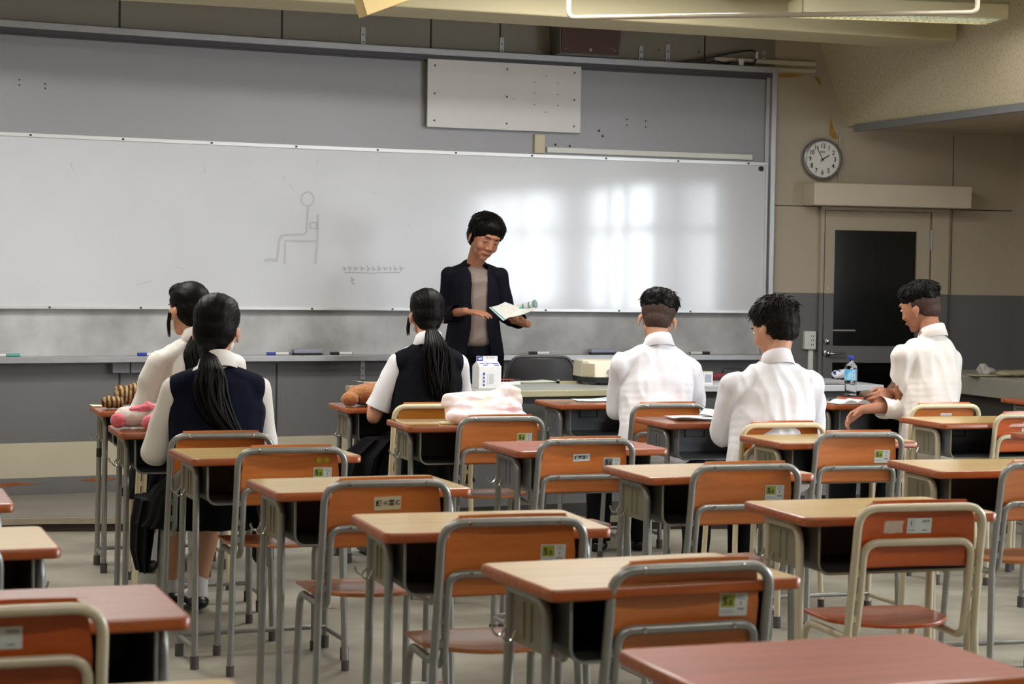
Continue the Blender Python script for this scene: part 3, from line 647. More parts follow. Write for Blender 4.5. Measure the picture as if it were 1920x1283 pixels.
    if sticker in ('size', 'size_grey'):
        mb = MB(); M = face(.112, .676) @ Matrix.Scale(1.34, 4)
        mb.box((-.0235, -.019, 0), (.0235, .019, .0008), 0, M); mb.box((-.0215, -.004, .0008), (.002, .017, .0012), 1, M)
        text_into(mb, '5', .017, M @ Matrix.Translation((-.0145, .0055, .0014)), 2, bold=.0004); text_into(mb, '.5', .011, M @ Matrix.Translation((-.0060, .0035, .0014)), 2, bold=.0003)
        text_into(mb, '1', .010, M @ Matrix.Translation((.0120, .002, .0010)), 2); text_into(mb, 'ITOKI', .0045, M @ Matrix.Translation((.0125, -.0075, .0010)), 2)
        for k in range(3): mb.box((.006, .009+k*.003, .0008), (.020-k*.002, .0098+k*.003, .0010), 3, M)
        for k in range(2): mb.box((-.021, -.010-k*.003, .0008), (-.002+k*.004, -.0092-k*.003, .0010), 3, M)
        mb.build('size_sticker', [MT['sticker'], MT['olive'] if sticker == 'size' else MT['fadedink'], MT['ink'], MT['fadedink']], bk)
    if sticker == 'maker':
        mb = MB(); M = face(.008, .710); mb.box((-.036, -.021, 0), (.036, .021, .0008), 0, M)
        mb.box((-.033, -.004, .0008), (-.0325, .017, .0012), 3, M); mb.box((-.0150, -.004, .0008), (-.0145, .017, .0012), 3, M); mb.box((-.033, .0165, .0008), (-.0145, .017, .0012), 3, M); mb.box((-.033, -.004, .0008), (-.0145, -.0035, .0012), 3, M)
        text_into(mb, '1', .020, M @ Matrix.Translation((-.0238, .0065, .0012)), 2, bold=.0002); text_into(mb, 'AICHI', .0085, M @ Matrix.Translation((.018, .012, .0012)), 3, bold=.0002)
        text_into(mb, 'No.1 Class', .0045, M @ Matrix.Translation((-.022, -.012, .0012)), 3); text_into(mb, 'AICHI', .0055, M @ Matrix.Translation((.016, -.013, .0012)), 3)
        mb.build('maker_sticker', [MT['sticker'], MT['olive'], MT['ink'], MT['fadedink']], bk)
        if xtra != 'no_tape':
            mb = MB(); M = face(-.068, .708); pts = [(-.030,.015),(-.022,.018),(.030,.016),(.026,.002),(.029,-.016),(-.012,-.018),(-.031,-.015)]
            n = len(pts); mb.add([(x, y, 0) for x, y in pts]+[(x, y, .0006) for x, y in pts], [tuple(range(n-1,-1,-1)), tuple(range(n, 2*n))]+[(i,(i+1)%n,n+(i+1)%n,n+i) for i in range(n)], 0, M)
            mb.build('tape_remnant', mat('tape_remnant', srgb(196,170,150), .5, var=.1, scale=80), bk)
    if xtra in ('room', 'room_worn'):
        mb = MB(); M = face(.010 if xtra == 'room_worn' else -.007, .703) @ Matrix.Rotation(radians(2), 4, 'Z'); sx, sy = (.040, .020) if xtra == 'room_worn' else (.032, .0135)
        mb.box((-sx, -sy, 0), (sx, sy, .0007), 0, M)
        if xtra == 'room': text_into(mb, '講義室C', .0155, M @ Matrix.Translation((0, 0, .0009)), 1, bold=.0003)
        else:
            for ch, x in (('講', -.026), ('義', -.006), ('室', .012), ('C', .030)): text_into(mb, ch, .018 if ch != '義' else .013, M @ Matrix.Translation((x, 0, .0009)), 1 if ch != '義' else 2, bold=.0006)
        mb.build('room_sticker', [MT['sticker'] if xtra == 'room' else mat('aged_sticker', srgb(206,190,152), .5, var=.1, scale=60), MT['ink'], MT['fadedink']], bk)
    if xtra == 'faces':
        for x, rot in ((.098, 20), (.124, -15)):
            mb = MB(); M = face(x, .726) @ Matrix.Rotation(radians(rot), 4, 'Z')
            mb.lathe([(.0005,0),(.0115,0),(.0115,.0008),(.0005,.0008)], 0, 20, M=M)
            mb.tube([(.0095*cos(radians(18*k)), .0095*sin(radians(18*k)), .0010) for k in range(21)], .0006, 1, 4, M=M)
            mb.cbox((-.003, .003, .001), (.0015, .004, .0006), 1, M); mb.cbox((.003, .003, .001), (.0015, .004, .0006), 1, M); mb.tube([(-.0045, -.003, .001), (-.002, -.006, .001), (.002, -.006, .001), (.0045, -.003, .001)], .0006, 1, 4, M=M); mb.build('smiley_sticker', [MT['yellow'], MT['ink']], bk)
    if xtra == 'paper':
        mb = MB(); M = face(0.02, .722); mb.box((-.03, -.006, 0), (.03, .006, .0007), 0, M); mb.build('paper_label', MT['sticker'], bk)
    return e
def put(e, X, D, yaw, z=0):
    e.location = W(X, D, z); e.rotation_euler = (0, 0, yaw-PSI); return e
def put_chair(e, X, D, yaw, off=.222):      # X, D: the middle of the top rail
    return put(e, X-sin(yaw)*off, D+cos(yaw)*off, yaw)
GD = 'school desks set out in rows'; GC = 'school chairs at the desks'
DESKS = [ # X, D, yaw, top, metal, back, label
 (.286,4.326,.40,'birch','silver','box','pale birch-topped desk just beyond the nearest middle chair'),
 (-.08,5.132,.30,'birch','silver','box','pale birch-topped desk behind the second grey-framed chair from the bottom in the middle'),
 (-.461,5.976,.37,'yellow_birch','silver','box','pale shiny desk just beyond the chair with the worn room sticker'),
 (-.866,6.939,.38,'yellow_birch','silver','box','yellowish desk behind the chair with two round smiley stickers'),
 (-1.285,7.90,.33,'brown_wood','silver','box','dark glossy desk holding the pink and white plush'),
 (-1.595,8.998,.33,'brown_wood','silver','box','desk farthest left at the front, with black tape round one leg'),
 (1.016,5.581,.32,'birch','beige','box','tan desk behind the cream-framed chair bearing a sticker with a large 1'),
 (.656,6.564,.36,'birch','silver','box','pale desk with a bright shiny patch, behind the chair in the centre right'),
 (.239,7.402,.36,'red_wood','silver','box_grey','glossy red-brown desk behind the chair with the white room sticker'),
 (-.195,8.42,.30,'amber_wood','silver','box','amber glossy desk with the folded pastel towel on it'),
 (-.535,9.41,.33,'brown_wood','silver','box','desk with the brown plush bear on it, beside the ponytailed girl in a black vest'),
 (1.672,6.885,.27,'birch','beige','box','tan desk beyond the chair cut off by the right edge'),
 (1.267,7.889,.33,'yellow_birch','beige','box','tan desk directly behind the middle boy in white shirt'),
 (.900,8.790,.33,'brown_wood','silver','box_grey','brown desk with loose white papers between two boys in white shirts'),
 (.462,9.880,.33,'brown_wood','silver','box_grey','red-brown desk at the front of the left-hand boy in white, right of the teacher'),
 (2.135,9.04,.33,'yellow_birch','beige','box_grey','tan desk directly behind the boy in white at the far right'),
 (1.825,10.16,.33,'brown_wood','silver','box','desk carrying the water bottle and open book at far right'),
 (2.445,8.22,.30,'brown_wood','silver','box','brown desk cut by the right edge, beside the upper cream-framed chair'),
 (2.99,10.60,.33,'brown_wood','silver','box','brown desk cut by the right edge, in front of the long grey counter'),
 (.537,3.33,.345,'red_wood','silver','box','nearest red-brown desk, cut off by the bottom right corner'),
 (-.938,3.755,.345,'rosy_wood','silver','box','rosy desk with a dark stain at the lower left, behind the nearest left chair'),
 (-1.378,4.617,.35,'birch','silver','box','pale desk at the left edge, second from the bottom'),
 (-1.69,5.44,.33,'rosy_wood','silver','box','desk whose corner alone shows at the left edge, third from the bottom'),
 (-.655,2.845,.33,'birch','silver','box','nearest pale desk, only its far edge showing at the bottom left'),
]
dobj = []
for i, (X, D, a, tp, me, bk, lb) in enumerate(DESKS):
    dobj.append(put(make_desk(tp, me, bk, lb, GD, tape=(i == 5)), X, D, a))
mb = MB(); st = [(.03*(1+.5*noise.noise(Vector((cos(a*.4)*3, sin(a*.4)*3, 0))))*cos(a*.2)*1.5, .014*sin(a*.2)*(1+.4*noise.noise(Vector((a, 0, 3)))), 0) for a in range(32)]
mb.add(st, [tuple(range(32))]); o = mb.build('stain', mat('stain_brown', srgb(138,86,66), .4), dobj[20]); o.location = (.10, .06, .7305)
CHAIRS = [ # X, D of the top rail, yaw, metal, wood, seat, sticker, xtra, label
 (.389,4.148,.36,'silver','chair_wood','seat_wood','size',None,'nearest middle chair with grey tube frame and a green 5.5 size sticker'),
 (.013,4.86,.30,'silver','chair_wood','seat_wood','size',None,'grey-framed chair with a 5.5 sticker, second from the bottom in the middle'),
 (-.352,5.679,.33,'silver','chair_wood','seat_wood',None,'room_worn','chair with a worn cream room sticker on its backrest'),
 (-.735,6.656,.33,'silver','chair_wood','seat_wood','size','faces','chair with two round yellow smiley stickers above its 5.5 sticker'),
 (-1.051,7.18,.30,'silver','chair_wood','seat_wood',None,None,'grey-framed chair the girl in the navy vest sits on'),
 (1.11,5.297,.27,'beige','chair_wood_red','chair_wood_red','maker',None,'cream-framed chair with a large 1 on its sticker and a torn tape mark, front right'),
 (.759,6.317,.30,'silver','chair_wood','seat_wood','size',None,'grey-framed chair with 5.5 sticker in front of the shiny pale desk, centre right'),
 (.278,7.167,.35,'silver','chair_wood','seat_wood','size_grey','room','chair with the white room sticker and a faded grey 5.5 sticker'),
 (-.037,8.19,.33,'silver','chair_wood','seat_wood','size',None,'grey-framed chair in front of the desk with the pastel towel, green band on one leg'),
 (1.357,7.659,.30,'silver','chair_wood','seat_wood','size',None,'grey-framed chair with 5.5 sticker beside the middle boy, right of him'),
 (-.345,8.88,.31,'cream_tube','amber_chair','seat_wood',None,None,'cream-framed chair the ponytailed girl in the black vest sits on'),
 (.735,9.16,.33,'silver','chair_wood','seat_wood',None,None,'grey-framed chair the left-hand boy in white sits on'),
 (1.12,8.08,.33,'cream_tube','chair_wood','seat_wood',None,'paper','cream-framed chair the middle boy in white sits on'),
 (2.075,9.42,.33,'cream_tube','chair_wood','seat_wood',None,'paper','cream-framed chair the far right boy in white sits on'),
 (2.34,8.87,.33,'beige','chair_wood_red','chair_wood_red','maker','no_tape','cream-framed chair at the right edge, upper one, with a white sticker'),
 (1.80,6.55,.30,'silver','chair_wood','seat_wood',None,None,'grey-framed chair cut off by the right edge, lower one'),
 (-.905,3.50,.345,'beige','chair_wood_red','chair_wood_red','maker','no_tape','nearest left chair with beige tube frame, cut by the left edge'),
 (-1.30,4.29,.33,'silver','chair_wood','seat_wood',None,None,'grey-framed chair of which only a curved corner shows at the left edge'),
 (-1.37,8.30,.33,'cream_tube','chair_wood','seat_wood',None,None,'chair under the girl in white shirt farthest left, mostly hidden'),
]
wood('amber_chair', srgb(190,120,42), srgb(168,100,30), .25, .5)
MT['band_green'] = mat('band_green', srgb(20,120,84), .5)
cobj = []
for i, (X, D, a, me, wd_, st, sk, xt_, lb) in enumerate(CHAIRS):
    cobj.append(put_chair(make_chair(me, wd_, st, sk, lb, GC, xt_, screws=(me == 'silver'), band='band_green' if i == 8 else None), X, D, a))
#--OBJECTS--
# ------------------------------------------------------------------ people
def skin(*a, **k): return mat(*a, **k)
MT['skin'] = mat('skin', srgb(200,148,120), .5, var=.06, scale=20, spec=.35)
MT['skin_dark'] = mat('skin_arm', srgb(170,116,90), .5, var=.08, scale=20, spec=.35)
for k in ('skin', 'skin_dark'):
    b = MT[k].node_tree.nodes['Principled BSDF']; b.inputs['Subsurface Weight'].default_value = .12; b.inputs['Subsurface Radius'].default_value = (.012, .005, .003); b.inputs['Subsurface Scale'].default_value = .6
MT['shirt'] = mat('white_cotton', srgb(233,232,238), .8, 0, var=.02, scale=3, bump=.15, bscale=260, sheen=.2)
MT['shirt_warm'] = mat('offwhite_cotton', srgb(226,221,216), .8, 0, var=.03, scale=3, bump=.15, bscale=260, sheen=.2)
MT['navy'] = mat('navy_knit', srgb(14,18,36), .95, 0, var=.15, scale=40, bump=.3, bscale=240, spec=.15)
MT['dark_vest'] = mat('charcoal_knit', srgb(15,17,25), .95, 0, var=.15, scale=40, bump=.3, bscale=240, spec=.15)
MT['black_cloth'] = mat('black_cloth', srgb(13,13,16), .9, 0, var=.15, scale=10, bump=.15, bscale=150, spec=.15)
MT['suit'] = mat('dark_navy_suit', srgb(14,15,25), .9, 0, var=.1, scale=12, bump=.1, bscale=200, spec=.15)
MT['taupe'] = mat('taupe_blouse', srgb(122,106,98), .6, 0, var=.06, scale=8, sheen=.2)
MT['hair'] = mat('black_hair', srgb(9,7,6), .5, 0, var=.3, scale=60, spec=.13)
MT['hair_brown'] = mat('dark_brown_hair', srgb(18,13,10), .55, 0, var=.3, scale=60, spec=.13)
MT['fade'] = mat('short_cropped_hair', srgb(76,53,42), .8, 0, scale=220, col2=srgb(42,30,24), detail=2)
MT['sock'] = mat('white_sock', srgb(214,214,216), .85); MT['shoe'] = mat('black_shoe', srgb(20,20,22), .35)
MT['eye'] = mat('eye_white', srgb(225,220,215), .3); MT['lip'] = mat('lips', srgb(160,88,80), .45)

def interp(a, b, t): return tuple(x+(y-x)*t for x, y in zip(a, b))
def tup(r): return tuple(r) if isinstance(r, (list, tuple)) else (r, r, r)
class Blob:                                   # swept ellipsoids merged into one continuous surface
    def __init__(s): s.mb = MB()
    def seg(s, a, ra, b, rb, M=None, nu=14, nv=9):
        a, b, ra, rb = tuple(a), tuple(b), tup(ra), tup(rb); L = (Vector(a)-Vector(b)).length
        n = max(1, int(L/(.3*min(min(ra), min(rb))))); n = min(n, 40)
        for i in range(n+1): s.mb.ell(interp(a, b, i/n), interp(ra, rb, i/n), 0, nu, nv, M)
        return s
    def chain(s, pts, rs, M=None):
        for i in range(len(pts)-1): s.seg(pts[i], rs[i], pts[i+1], rs[i+1], M)
        return s
    def e(s, c, r, M=None): s.mb.ell(c, tup(r), 0, 18, 12, M); return s
    def build(s, name, m, parent, voxel=.008, smooth=6, disp=None, cuts=(), ang=80, thick=0, keep=None):
        o = s.mb.build('tmp', m, None, smooth=False)
        r = o.modifiers.new('r', 'REMESH'); r.mode = 'VOXEL'; r.voxel_size = voxel; r.use_smooth_shade = True
        if smooth: q = o.modifiers.new('s', 'SMOOTH'); q.factor = .6; q.iterations = smooth
        bpy.context.view_layer.update()
        dg = bpy.context.evaluated_depsgraph_get(); me = bpy.data.meshes.new_from_object(o.evaluated_get(dg))
        old = o.data; bpy.data.objects.remove(o); bpy.data.meshes.remove(old)
        me.name = name
        if disp:
            ns = [v.normal.copy() for v in me.vertices]
            for v, nn in zip(me.vertices, ns): v.co = v.co+nn*disp(v.co, nn)
        if cuts:
            bm = bmesh.new(); bm.from_mesh(me)
            for c, n, R in cuts:                 # crisp hems: trim the part beyond a plane near c
                c = Vector(c); nv = Vector(n).normalized()
                fs = [f for f in bm.faces if (f.calc_center_median()-c).length < R and (R > .3 or ((f.calc_center_median()-c)-nv*(f.calc_center_median()-c).dot(nv)).length < .078)]
                ge = set(fs) | {e for f in fs for e in f.edges} | {v for f in fs for v in f.verts}
                bmesh.ops.bisect_plane(bm, geom=list(ge), plane_co=c, plane_no=Vector(n), clear_outer=True)
            bm.to_mesh(me); bm.free()
        if keep:
            bm = bmesh.new(); bm.from_mesh(me); bmesh.ops.delete(bm, geom=[f for f in bm.faces if not keep(f.calc_center_median())], context='FACES')
            for _ in range(3): bmesh.ops.smooth_vert(bm, verts=[v for v in bm.verts if v.is_boundary], factor=.5, use_axis_x=True, use_axis_y=True, use_axis_z=True)
            bm.to_mesh(me); bm.free()
        me.polygons.foreach_set('use_smooth', [True]*len(me.polygons))
        if not me.materials: me.materials.append(m)
        me.polygons.foreach_set('material_index', [0]*len(me.polygons)); me.update()
        o = bpy.data.objects.new(name, me); COL.objects.link(o); o.parent = parent
        if thick: q = o.modifiers.new('thickness', 'SOLIDIFY'); q.thickness = thick; q.offset = -1
        return o
def folds(amp, f=9, sx=1.0, seed=0, shear=3):
    def d(p, n):
        a = noise.noise(Vector((p.x*f*1.5*sx+p.z*shear+seed, p.y*f, p.z*f*.42-p.x*4+seed)))
        b = noise.noise(Vector((p.x*f*.8-p.z*4+seed*2, p.y*f*.8, p.z*f*.9+p.x*5)))
        c = noise.noise(Vector((p.x*26+seed, p.y*26, p.z*12)))
        return amp*(1-2.4*abs(a))*.6+amp*.9*b+amp*.22*c
    return d
def fit_head(c, yaw=0, pitch=0, roll=0, s=1):
    return Matrix.Translation(c) @ Matrix.Rotation(yaw, 4, 'Z') @ Matrix.Rotation(pitch, 4, 'X') @ Matrix.Rotation(roll, 4, 'Y') @ Matrix.Scale(s, 4)
def head_blob(B, H):
    B.e((0,-.012,.035), (.074,.091,.082), H); B.e((0,.028,.0), (.067,.068,.082), H); B.e((0,.040,-.058), (.050,.046,.044), H); B.e((0,.066,-.088), (.024,.02,.018), H)
    B.e((0,.0,-.045), (.058,.066,.05), H)
    B.seg((0,.092,.012), (.007,.008,.01), (0,.102,-.024), (.010,.010,.009), H); B.e((-.012,.094,-.03), (.009,.010,.008), H); B.e((.012,.094,-.03), (.009,.010,.008), H)
    B.e((0,.088,-.056), (.022,.010,.009), H); B.e((0,.086,.038), (.045,.012,.014), H)
    for s in (-1, 1):
        B.e((s*.036,.062,-.026), (.024,.022,.028), H)
        E_ = H @ Matrix.Translation((s*.076,-.006,-.018)) @ Matrix.Rotation(s*-.35, 4, 'Z')
        B.e((s*.004,0,.008), (.007,.020,.022), E_); B.e((s*.003,.004,-.016), (.006,.012,.014), E_)
def hand_blob(B, wrist, d, n, thumb, curl=(.25, .35, .3), s=1.0, spread=.10, tc=.5, idx=1.0):
    wrist = Vector(wrist); d = Vector(d).normalized(); n = Vector(n); n = (n-d*n.dot(d)).normalized(); t = d.cross(n)
    if t.dot(Vector(thumb)) < 0: t = -t
    offs = (.030, .010, -.010, -.029); lens = (.072, .080, .075, .058)
    for k in range(4):
        kn = wrist+(d*(.088-.006*abs(k-1.2))+t*offs[k])*s
        B.seg(wrist+t*offs[k]*.45*s, .0145*s, kn, .0115*s)
        dd = (d+t*(offs[k]*spread*20*.18)).normalized(); p = kn; r = .0088*s*(.9 if k == 3 else 1); cu = 0
        for j, fr in enumerate((.46, .30, .24)):
            cu += curl[j]*(idx if k == 0 else 1+.12*k); dj = dd*cos(cu)+n*sin(cu); q = p+dj*lens[k]*fr*s*1.05; B.seg(p, r, q, r*.9); p = q; r *= .9
    th = wrist+(d*.018+t*.022)*s; a = wrist+(d*.045+t*.040+n*.012)*s; b = a+(d*.030+t*(.020-.018*tc)+n*.016*tc*1.5)*s; c = b+(d*.024-t*.012*tc+n*.012*tc)*s
    B.chain([th, a, b, c], [.014*s, .0125*s, .0095*s, .0078*s])
def boy_hair(parent, H, seed, style='messy', mt='hair'):
    rr = random.Random(seed); B = Blob()
    if style == 'messy':
        B.e((0,-.016,.058), (.090,.104,.078), H); B.e((0,-.045,.02), (.080,.075,.075), H); B.e((0,.045,.085), (.07,.05,.045), H); B.e((0,-.05,-.035), (.062,.055,.035), H)
    else:
        B.e((0,-.014,.070), (.088,.104,.068), H); B.e((0,.04,.09), (.066,.055,.042), H); B.e((0,-.06,.045), (.070,.052,.040), H)
    o = B.build('hair', MT[mt], parent, .006, 3, lambda p, n: .004*noise.noise(p*45)+.003*noise.noise(p*90))
    mb = MB(); n = 850
    for i in range(n):
        u = rr.uniform(-pi, pi); lo = (-.55 if style == 'messy' else .02)
        w = rr.uniform(lo, 1.0); c = sqrt(max(0, 1-w*w)); dv = Vector((c*cos(u), c*sin(u), w))
        if dv.y > .55 and w < .35: continue
        if w < .1 and dv.y > -.1 and style == 'messy': continue
        P = Vector((dv.x*.088, -.016+dv.y*.102, .058+dv.z*.078)) if style == 'messy' else Vector((dv.x*.087, -.014+dv.y*.103, .070+dv.z*.068))
        out = Vector((dv.x/.09, dv.y/.1, dv.z/.08)).normalized()
        crown = Vector((.01, -.055, .13)); flow = (P-crown); flow = (flow-out*flow.dot(out)); flow = flow.normalized() if flow.length > 1e-4 else Vector((1, 0, 0))
        flow += Vector((rr.uniform(-.5, .5), rr.uniform(-.5, .5), rr.uniform(-.3, .3)))
        L = rr.uniform(.018, .032)*(1.0 if w > .3 else .7)*(1.15 if style == 'messy' else .9); k = (rr.uniform(.2, .75) if style == 'messy' else rr.uniform(.05, .4)) if w > .3 else rr.uniform(.04, .22)
        a = P-out*.006; b = a+(flow*(1-k*.5)+out*k)*L*.55; c2 = b+(flow*1.1+out*k*.3-Vector((0, 0, .35)))*L*.5
        mb.tube([a, b, c2], [.0038, .0028, .0004], 0, 4, M=H)
    m2 = mb.build('hair_tufts', MT[mt], o)
    return o
def fade_cap(parent, H):
    B = Blob(); B.e((0,-.022,.030), (.0775,.0865,.080), H); B.e((0,-.040,-.022), (.060,.060,.052), H)
    return B.build('cropped_hair', MT['fade'], parent, .006, 2)
def long_hair(parent, H, tie, path, rad, seed, n=70, side_locks=()):
    # tie: head-space point of the hair band; path: local points of the ponytail
    rr = random.Random(seed); B = Blob(); T = H @ Vector(tie)
    B.e((0,-.016,.046), (.085,.102,.086), H); B.e((0,-.04,.0), (.080,.074,.078), H); B.e((0,.035,.085), (.070,.058,.045), H)
    B.e((0,-.055,-.045), (.060,.050,.045), H); B.seg(H @ Vector((0,-.065,-.05)), (.045,.04,.035), T, .024)
    inv = H.inverted()
    def disp(p, nrm):
        q = inv @ p; a = q-Vector(tie); ang = atan2(a.x, a.z+.02)
        return .0022*noise.noise(Vector((ang*26, seed, a.length*3)))+.0012*noise.noise(Vector((ang*70, seed+3, a.length*4)))
    o = B.build('hair', MT['hair'], parent, .0055, 5, disp)
    pts = [T]+[Vector(q) for q in path]
    def sample(t):
        x = t*(len(pts)-1); i = min(int(x), len(pts)-2); f = x-i
        p0, p1, p2, p3 = pts[max(i-1,0)], pts[i], pts[i+1], pts[min(i+2,len(pts)-1)]
        return .5*((2*p1)+(p2-p0)*f+(2*p0-5*p1+4*p2-p3)*f*f+(3*p1-p0-3*p2+p3)*f*f*f)
    mb = MB()
    for i in range(n*3):
        a = rr.uniform(0, 2*pi); q = sqrt(rr.random()); L = rr.uniform(.82, 1.0); ph = rr.uniform(0, 6)
        ps = []; rs = []
        for k in range(11):
            t = k/10*L; R = rad*(.35+1.0*min(1, t*3.2))*(1-.45*max(0, t-.55)/.45); c = sample(t)
            ps.append(c+Vector((cos(a+.3*sin(t*4+ph))*q*R, sin(a)*q*R*.55, 0))); rs.append(.0046*(1-.85*max(0, (t-.75)/.25)) if t < 1 else .0006)
        mb.tube(ps, rs, 0, 5)
    mb.build('ponytail', MT['hair'], o)
    mb = MB(); mb.tube([T+Vector((0, 0, .006)), T-Vector((0, 0, .012))], .021, 0, 14); mb.build('hair_band', MT['ink'], o)
    for lk in side_locks:
        mb = MB(); b = [H @ Vector(q) for q in lk]
        for i in range(16):
            d = Vector((rr.uniform(-.006, .006), rr.uniform(-.008, .008), 0)); mb.tube([q+d*(1-.0*j) for j, q in enumerate(b)], [.0028]*(len(b)-1)+[.0004], 0, 4)
        mb.build('side_lock', MT['hair'], o)
    return o
def collar(parent, c, rx, ry, h, m, tilt=.35, seam=True):
    mb = MB(); n = 28; rings = []
    for k, (f, z) in enumerate(((.80,-.2),(.79,1.0),(.82,1.06),(.88,.98),(1.16,-.22),(1.13,-.28),(.95,.1))):
        rings.append([(c[0]+rx*f*cos(2*pi*i/n), c[1]+ry*f*sin(2*pi*i/n), c[2]+h*z-tilt*ry*sin(2*pi*i/n)*(1.0)) for i in range(n)])
    mb.loft(rings, 0, cap=False); return mb.build('collar', m, parent, ang=60)
def rootpt(root, px, py, D):
    w_ = W((px-960)/F_PX*D, D, zz(py, px, D)); m = Matrix.Translation(root.location) @ Matrix.Rotation(root.rotation_euler.z, 4, 'Z')
    return m.inverted() @ w_

def student(cfg):
    root = empty('person', (0, 0, 0), 0, cfg['label'], 'person', None); put(root, cfg['X'], cfg['D'], cfg['yaw'])
    bpy.context.view_layer.update()
    boy = cfg['boy']; sc = cfg.get('sc', 1.0)
    hd = Vector(cfg['head']); nk = Vector(cfg['neck']); ch = Vector(cfg['chest']); sh = [Vector(q) for q in cfg['sh']]; el = [Vector(q) for q in cfg['el']]; wr = [Vector(q) for q in cfg['wr']]
    hip = Vector(cfg.get('hip', (0, -.05, .535))); kn = [Vector(q) for q in cfg.get('kn', ((-.11,.40,.50),(.11,.40,.50)))]; an = [Vector(q) for q in cfg.get('an', ((-.11,.42,.09),(.11,.42,.09)))]
    H = fit_head(hd, *cfg.get('hrot', (0, 0, 0)), cfg.get('hs', 1.0))
    w = cfg.get('w', 1.0)
    sh = [q+Vector((.012 if q.x < 0 else -.012, 0, -.014)) for q in sh]
    # body: one continuous surface
    B = Blob(); head_blob(B, H)
    B.seg(H @ Vector((0,-.028,-.045)), .047*cfg.get('nw', 1), nk+Vector((0, -.005, -.01)), .050*cfg.get('nw', 1))
    B.seg(nk, (.07,.05,.04), ch, (.125*w,.085,.10)); B.seg(ch, (.125*w,.085,.10), hip+Vector((0, 0, .12)), (.115*w,.08,.09)); B.seg(hip+Vector((0,0,.12)), (.115*w,.08,.09), hip, (.135*w,.10,.08))
    for i in (0, 1):
        s = -1 if i == 0 else 1
        B.seg(nk+Vector((s*.03,0,-.04)), .034, sh[i]+Vector((0,0,-.006)), .036); B.seg(sh[i], .043, el[i], .034); B.seg(el[i], .034, wr[i], .024)
        hdv = Vector(cfg['hdir'][i]) if 'hdir' in cfg and cfg['hdir'][i] else (wr[i]-el[i]); hn = Vector(cfg['hn'][i]) if 'hn' in cfg else Vector((0, 0, -1)); tb = Vector(cfg['ht'][i]) if 'ht' in cfg else Vector((-s, 0, 0))
        hand_blob(B, wr[i]+(hdv.normalized()*.012), hdv, hn, tb, cfg.get('curl', ((.35,.4,.3),(.35,.4,.3)))[i], .95)
        B.seg(hip+Vector((s*.08, .02, -.01)), .075, kn[i], .056); B.chain([kn[i], kn[i]*.55+an[i]*.45+Vector((0,-.012,0)), an[i]], [.052, .050, .036])
        B.seg(an[i]+Vector((0,-.01,-.04)), (.034,.04,.03), an[i]+Vector((0,.12,-.05)), (.04,.05,.022))
    B.build('body', MT[cfg.get('skin', 'skin')], root, cfg.get('vox', .0065), 5)
    # shirt
    S = Blob(); t = .016; sm = MT[cfg.get('shirt', 'shirt')]
    if boy:
        S.seg(nk+Vector((0,-.012,-.012)), (.064,.058,.030), nk+Vector((0,-.012,-.085)), (.145*w,.085,.045)); S.seg(nk+Vector((0,-.012,-.085)), (.145*w,.085,.05), ch, (.170*w,.118,.12))
        S.seg(ch, (.170*w,.118,.12), hip+Vector((0,-.01,.11)), (.168*w,.125,.10)); S.seg(hip+Vector((0,-.01,.11)), (.168*w,.125,.10), hip+Vector((0,-.02,-.0)), (.185*w,.145,.07))
        ra, re, rw = .062, .060, .043
    else:
        S.seg(nk+Vector((0,-.005,-.015)), (.060,.050,.03), nk+Vector((0,-.005,-.06)), (.115,.070,.04)); S.seg(nk+Vector((0,-.005,-.06)), (.115,.070,.04), ch, (.135*w,.095,.11)); S.seg(ch, (.135*w,.095,.11), hip+Vector((0,0,.08)), (.13*w,.10,.09))
        ra, re, rw = .051, .054, .040
    cuts = []
    for i in (0, 1):
        s = -1 if i == 0 else 1
        S.seg(nk+Vector((s*.045,-.01,-.035)), (.045,.055,.032), sh[i], (ra, ra*.98, ra*.86))
        end = cfg.get('sleeve', (1, 1))[i]                     # fraction of the arm covered: .45 = to the elbow, 1 = to the wrist
        if end <= .5:
            q = sh[i].lerp(el[i], end*2); S.seg(sh[i], ra, q+(q-sh[i]).normalized()*.03, re*1.08); cuts.append((q, (q-sh[i]).normalized(), .13))
        else:
            q = el[i].lerp(wr[i], end*2-1); S.seg(sh[i], ra, el[i], re); S.seg(el[i], re, q+(q-el[i]).normalized()*.02, rw+(re-rw)*(1-end)*1.5); cuts.append((q, (q-el[i]).normalized(), .085))
    so = S.build('shirt', sm, root, .0075, 4, folds(.0125*cfg.get('wrk', 1) if boy else (.005 if cfg.get('vest') else .010), 10, 1, cfg.get('seed', 1)), cuts)
    cc = nk+Vector((0, -.008, -.012)); collar(root, cc, .068*cfg.get('nw', 1), .066, .044, sm, .34)
    if not boy:
        V = Blob(); vm = MT[cfg.get('vest', 'navy')]
        if cfg.get('vest'):
            V.seg(nk+Vector((0,-.014,-.030)), (.076,.064,.022), nk+Vector((0,-.014,-.085)), (.140*w,.086,.04)); V.seg(nk+Vector((0,-.014,-.08)), (.140*w,.085,.045), ch, (.170*w,.114,.12)); V.seg(ch, (.170*w,.114,.12), hip+Vector((0,0,.12)), (.150*w,.118,.09)); V.seg(hip+Vector((0,0,.12)), (.15*w,.118,.09), hip+Vector((0,-.01,.02)), (.172*w,.138,.06))
            for i in (0, 1): V.seg(nk+Vector(((-.045 if i == 0 else .045),-.01,-.036)), (.045,.062,.036), sh[i]+Vector((.014 if i == 0 else -.014, -.003, .006)), (.046,.064,.057))
            V.build('vest', vm, root, .008, 5, folds(.003, 8, 1, 5))
        # pleated skirt
        mb = MB(); n = 96; rings = []
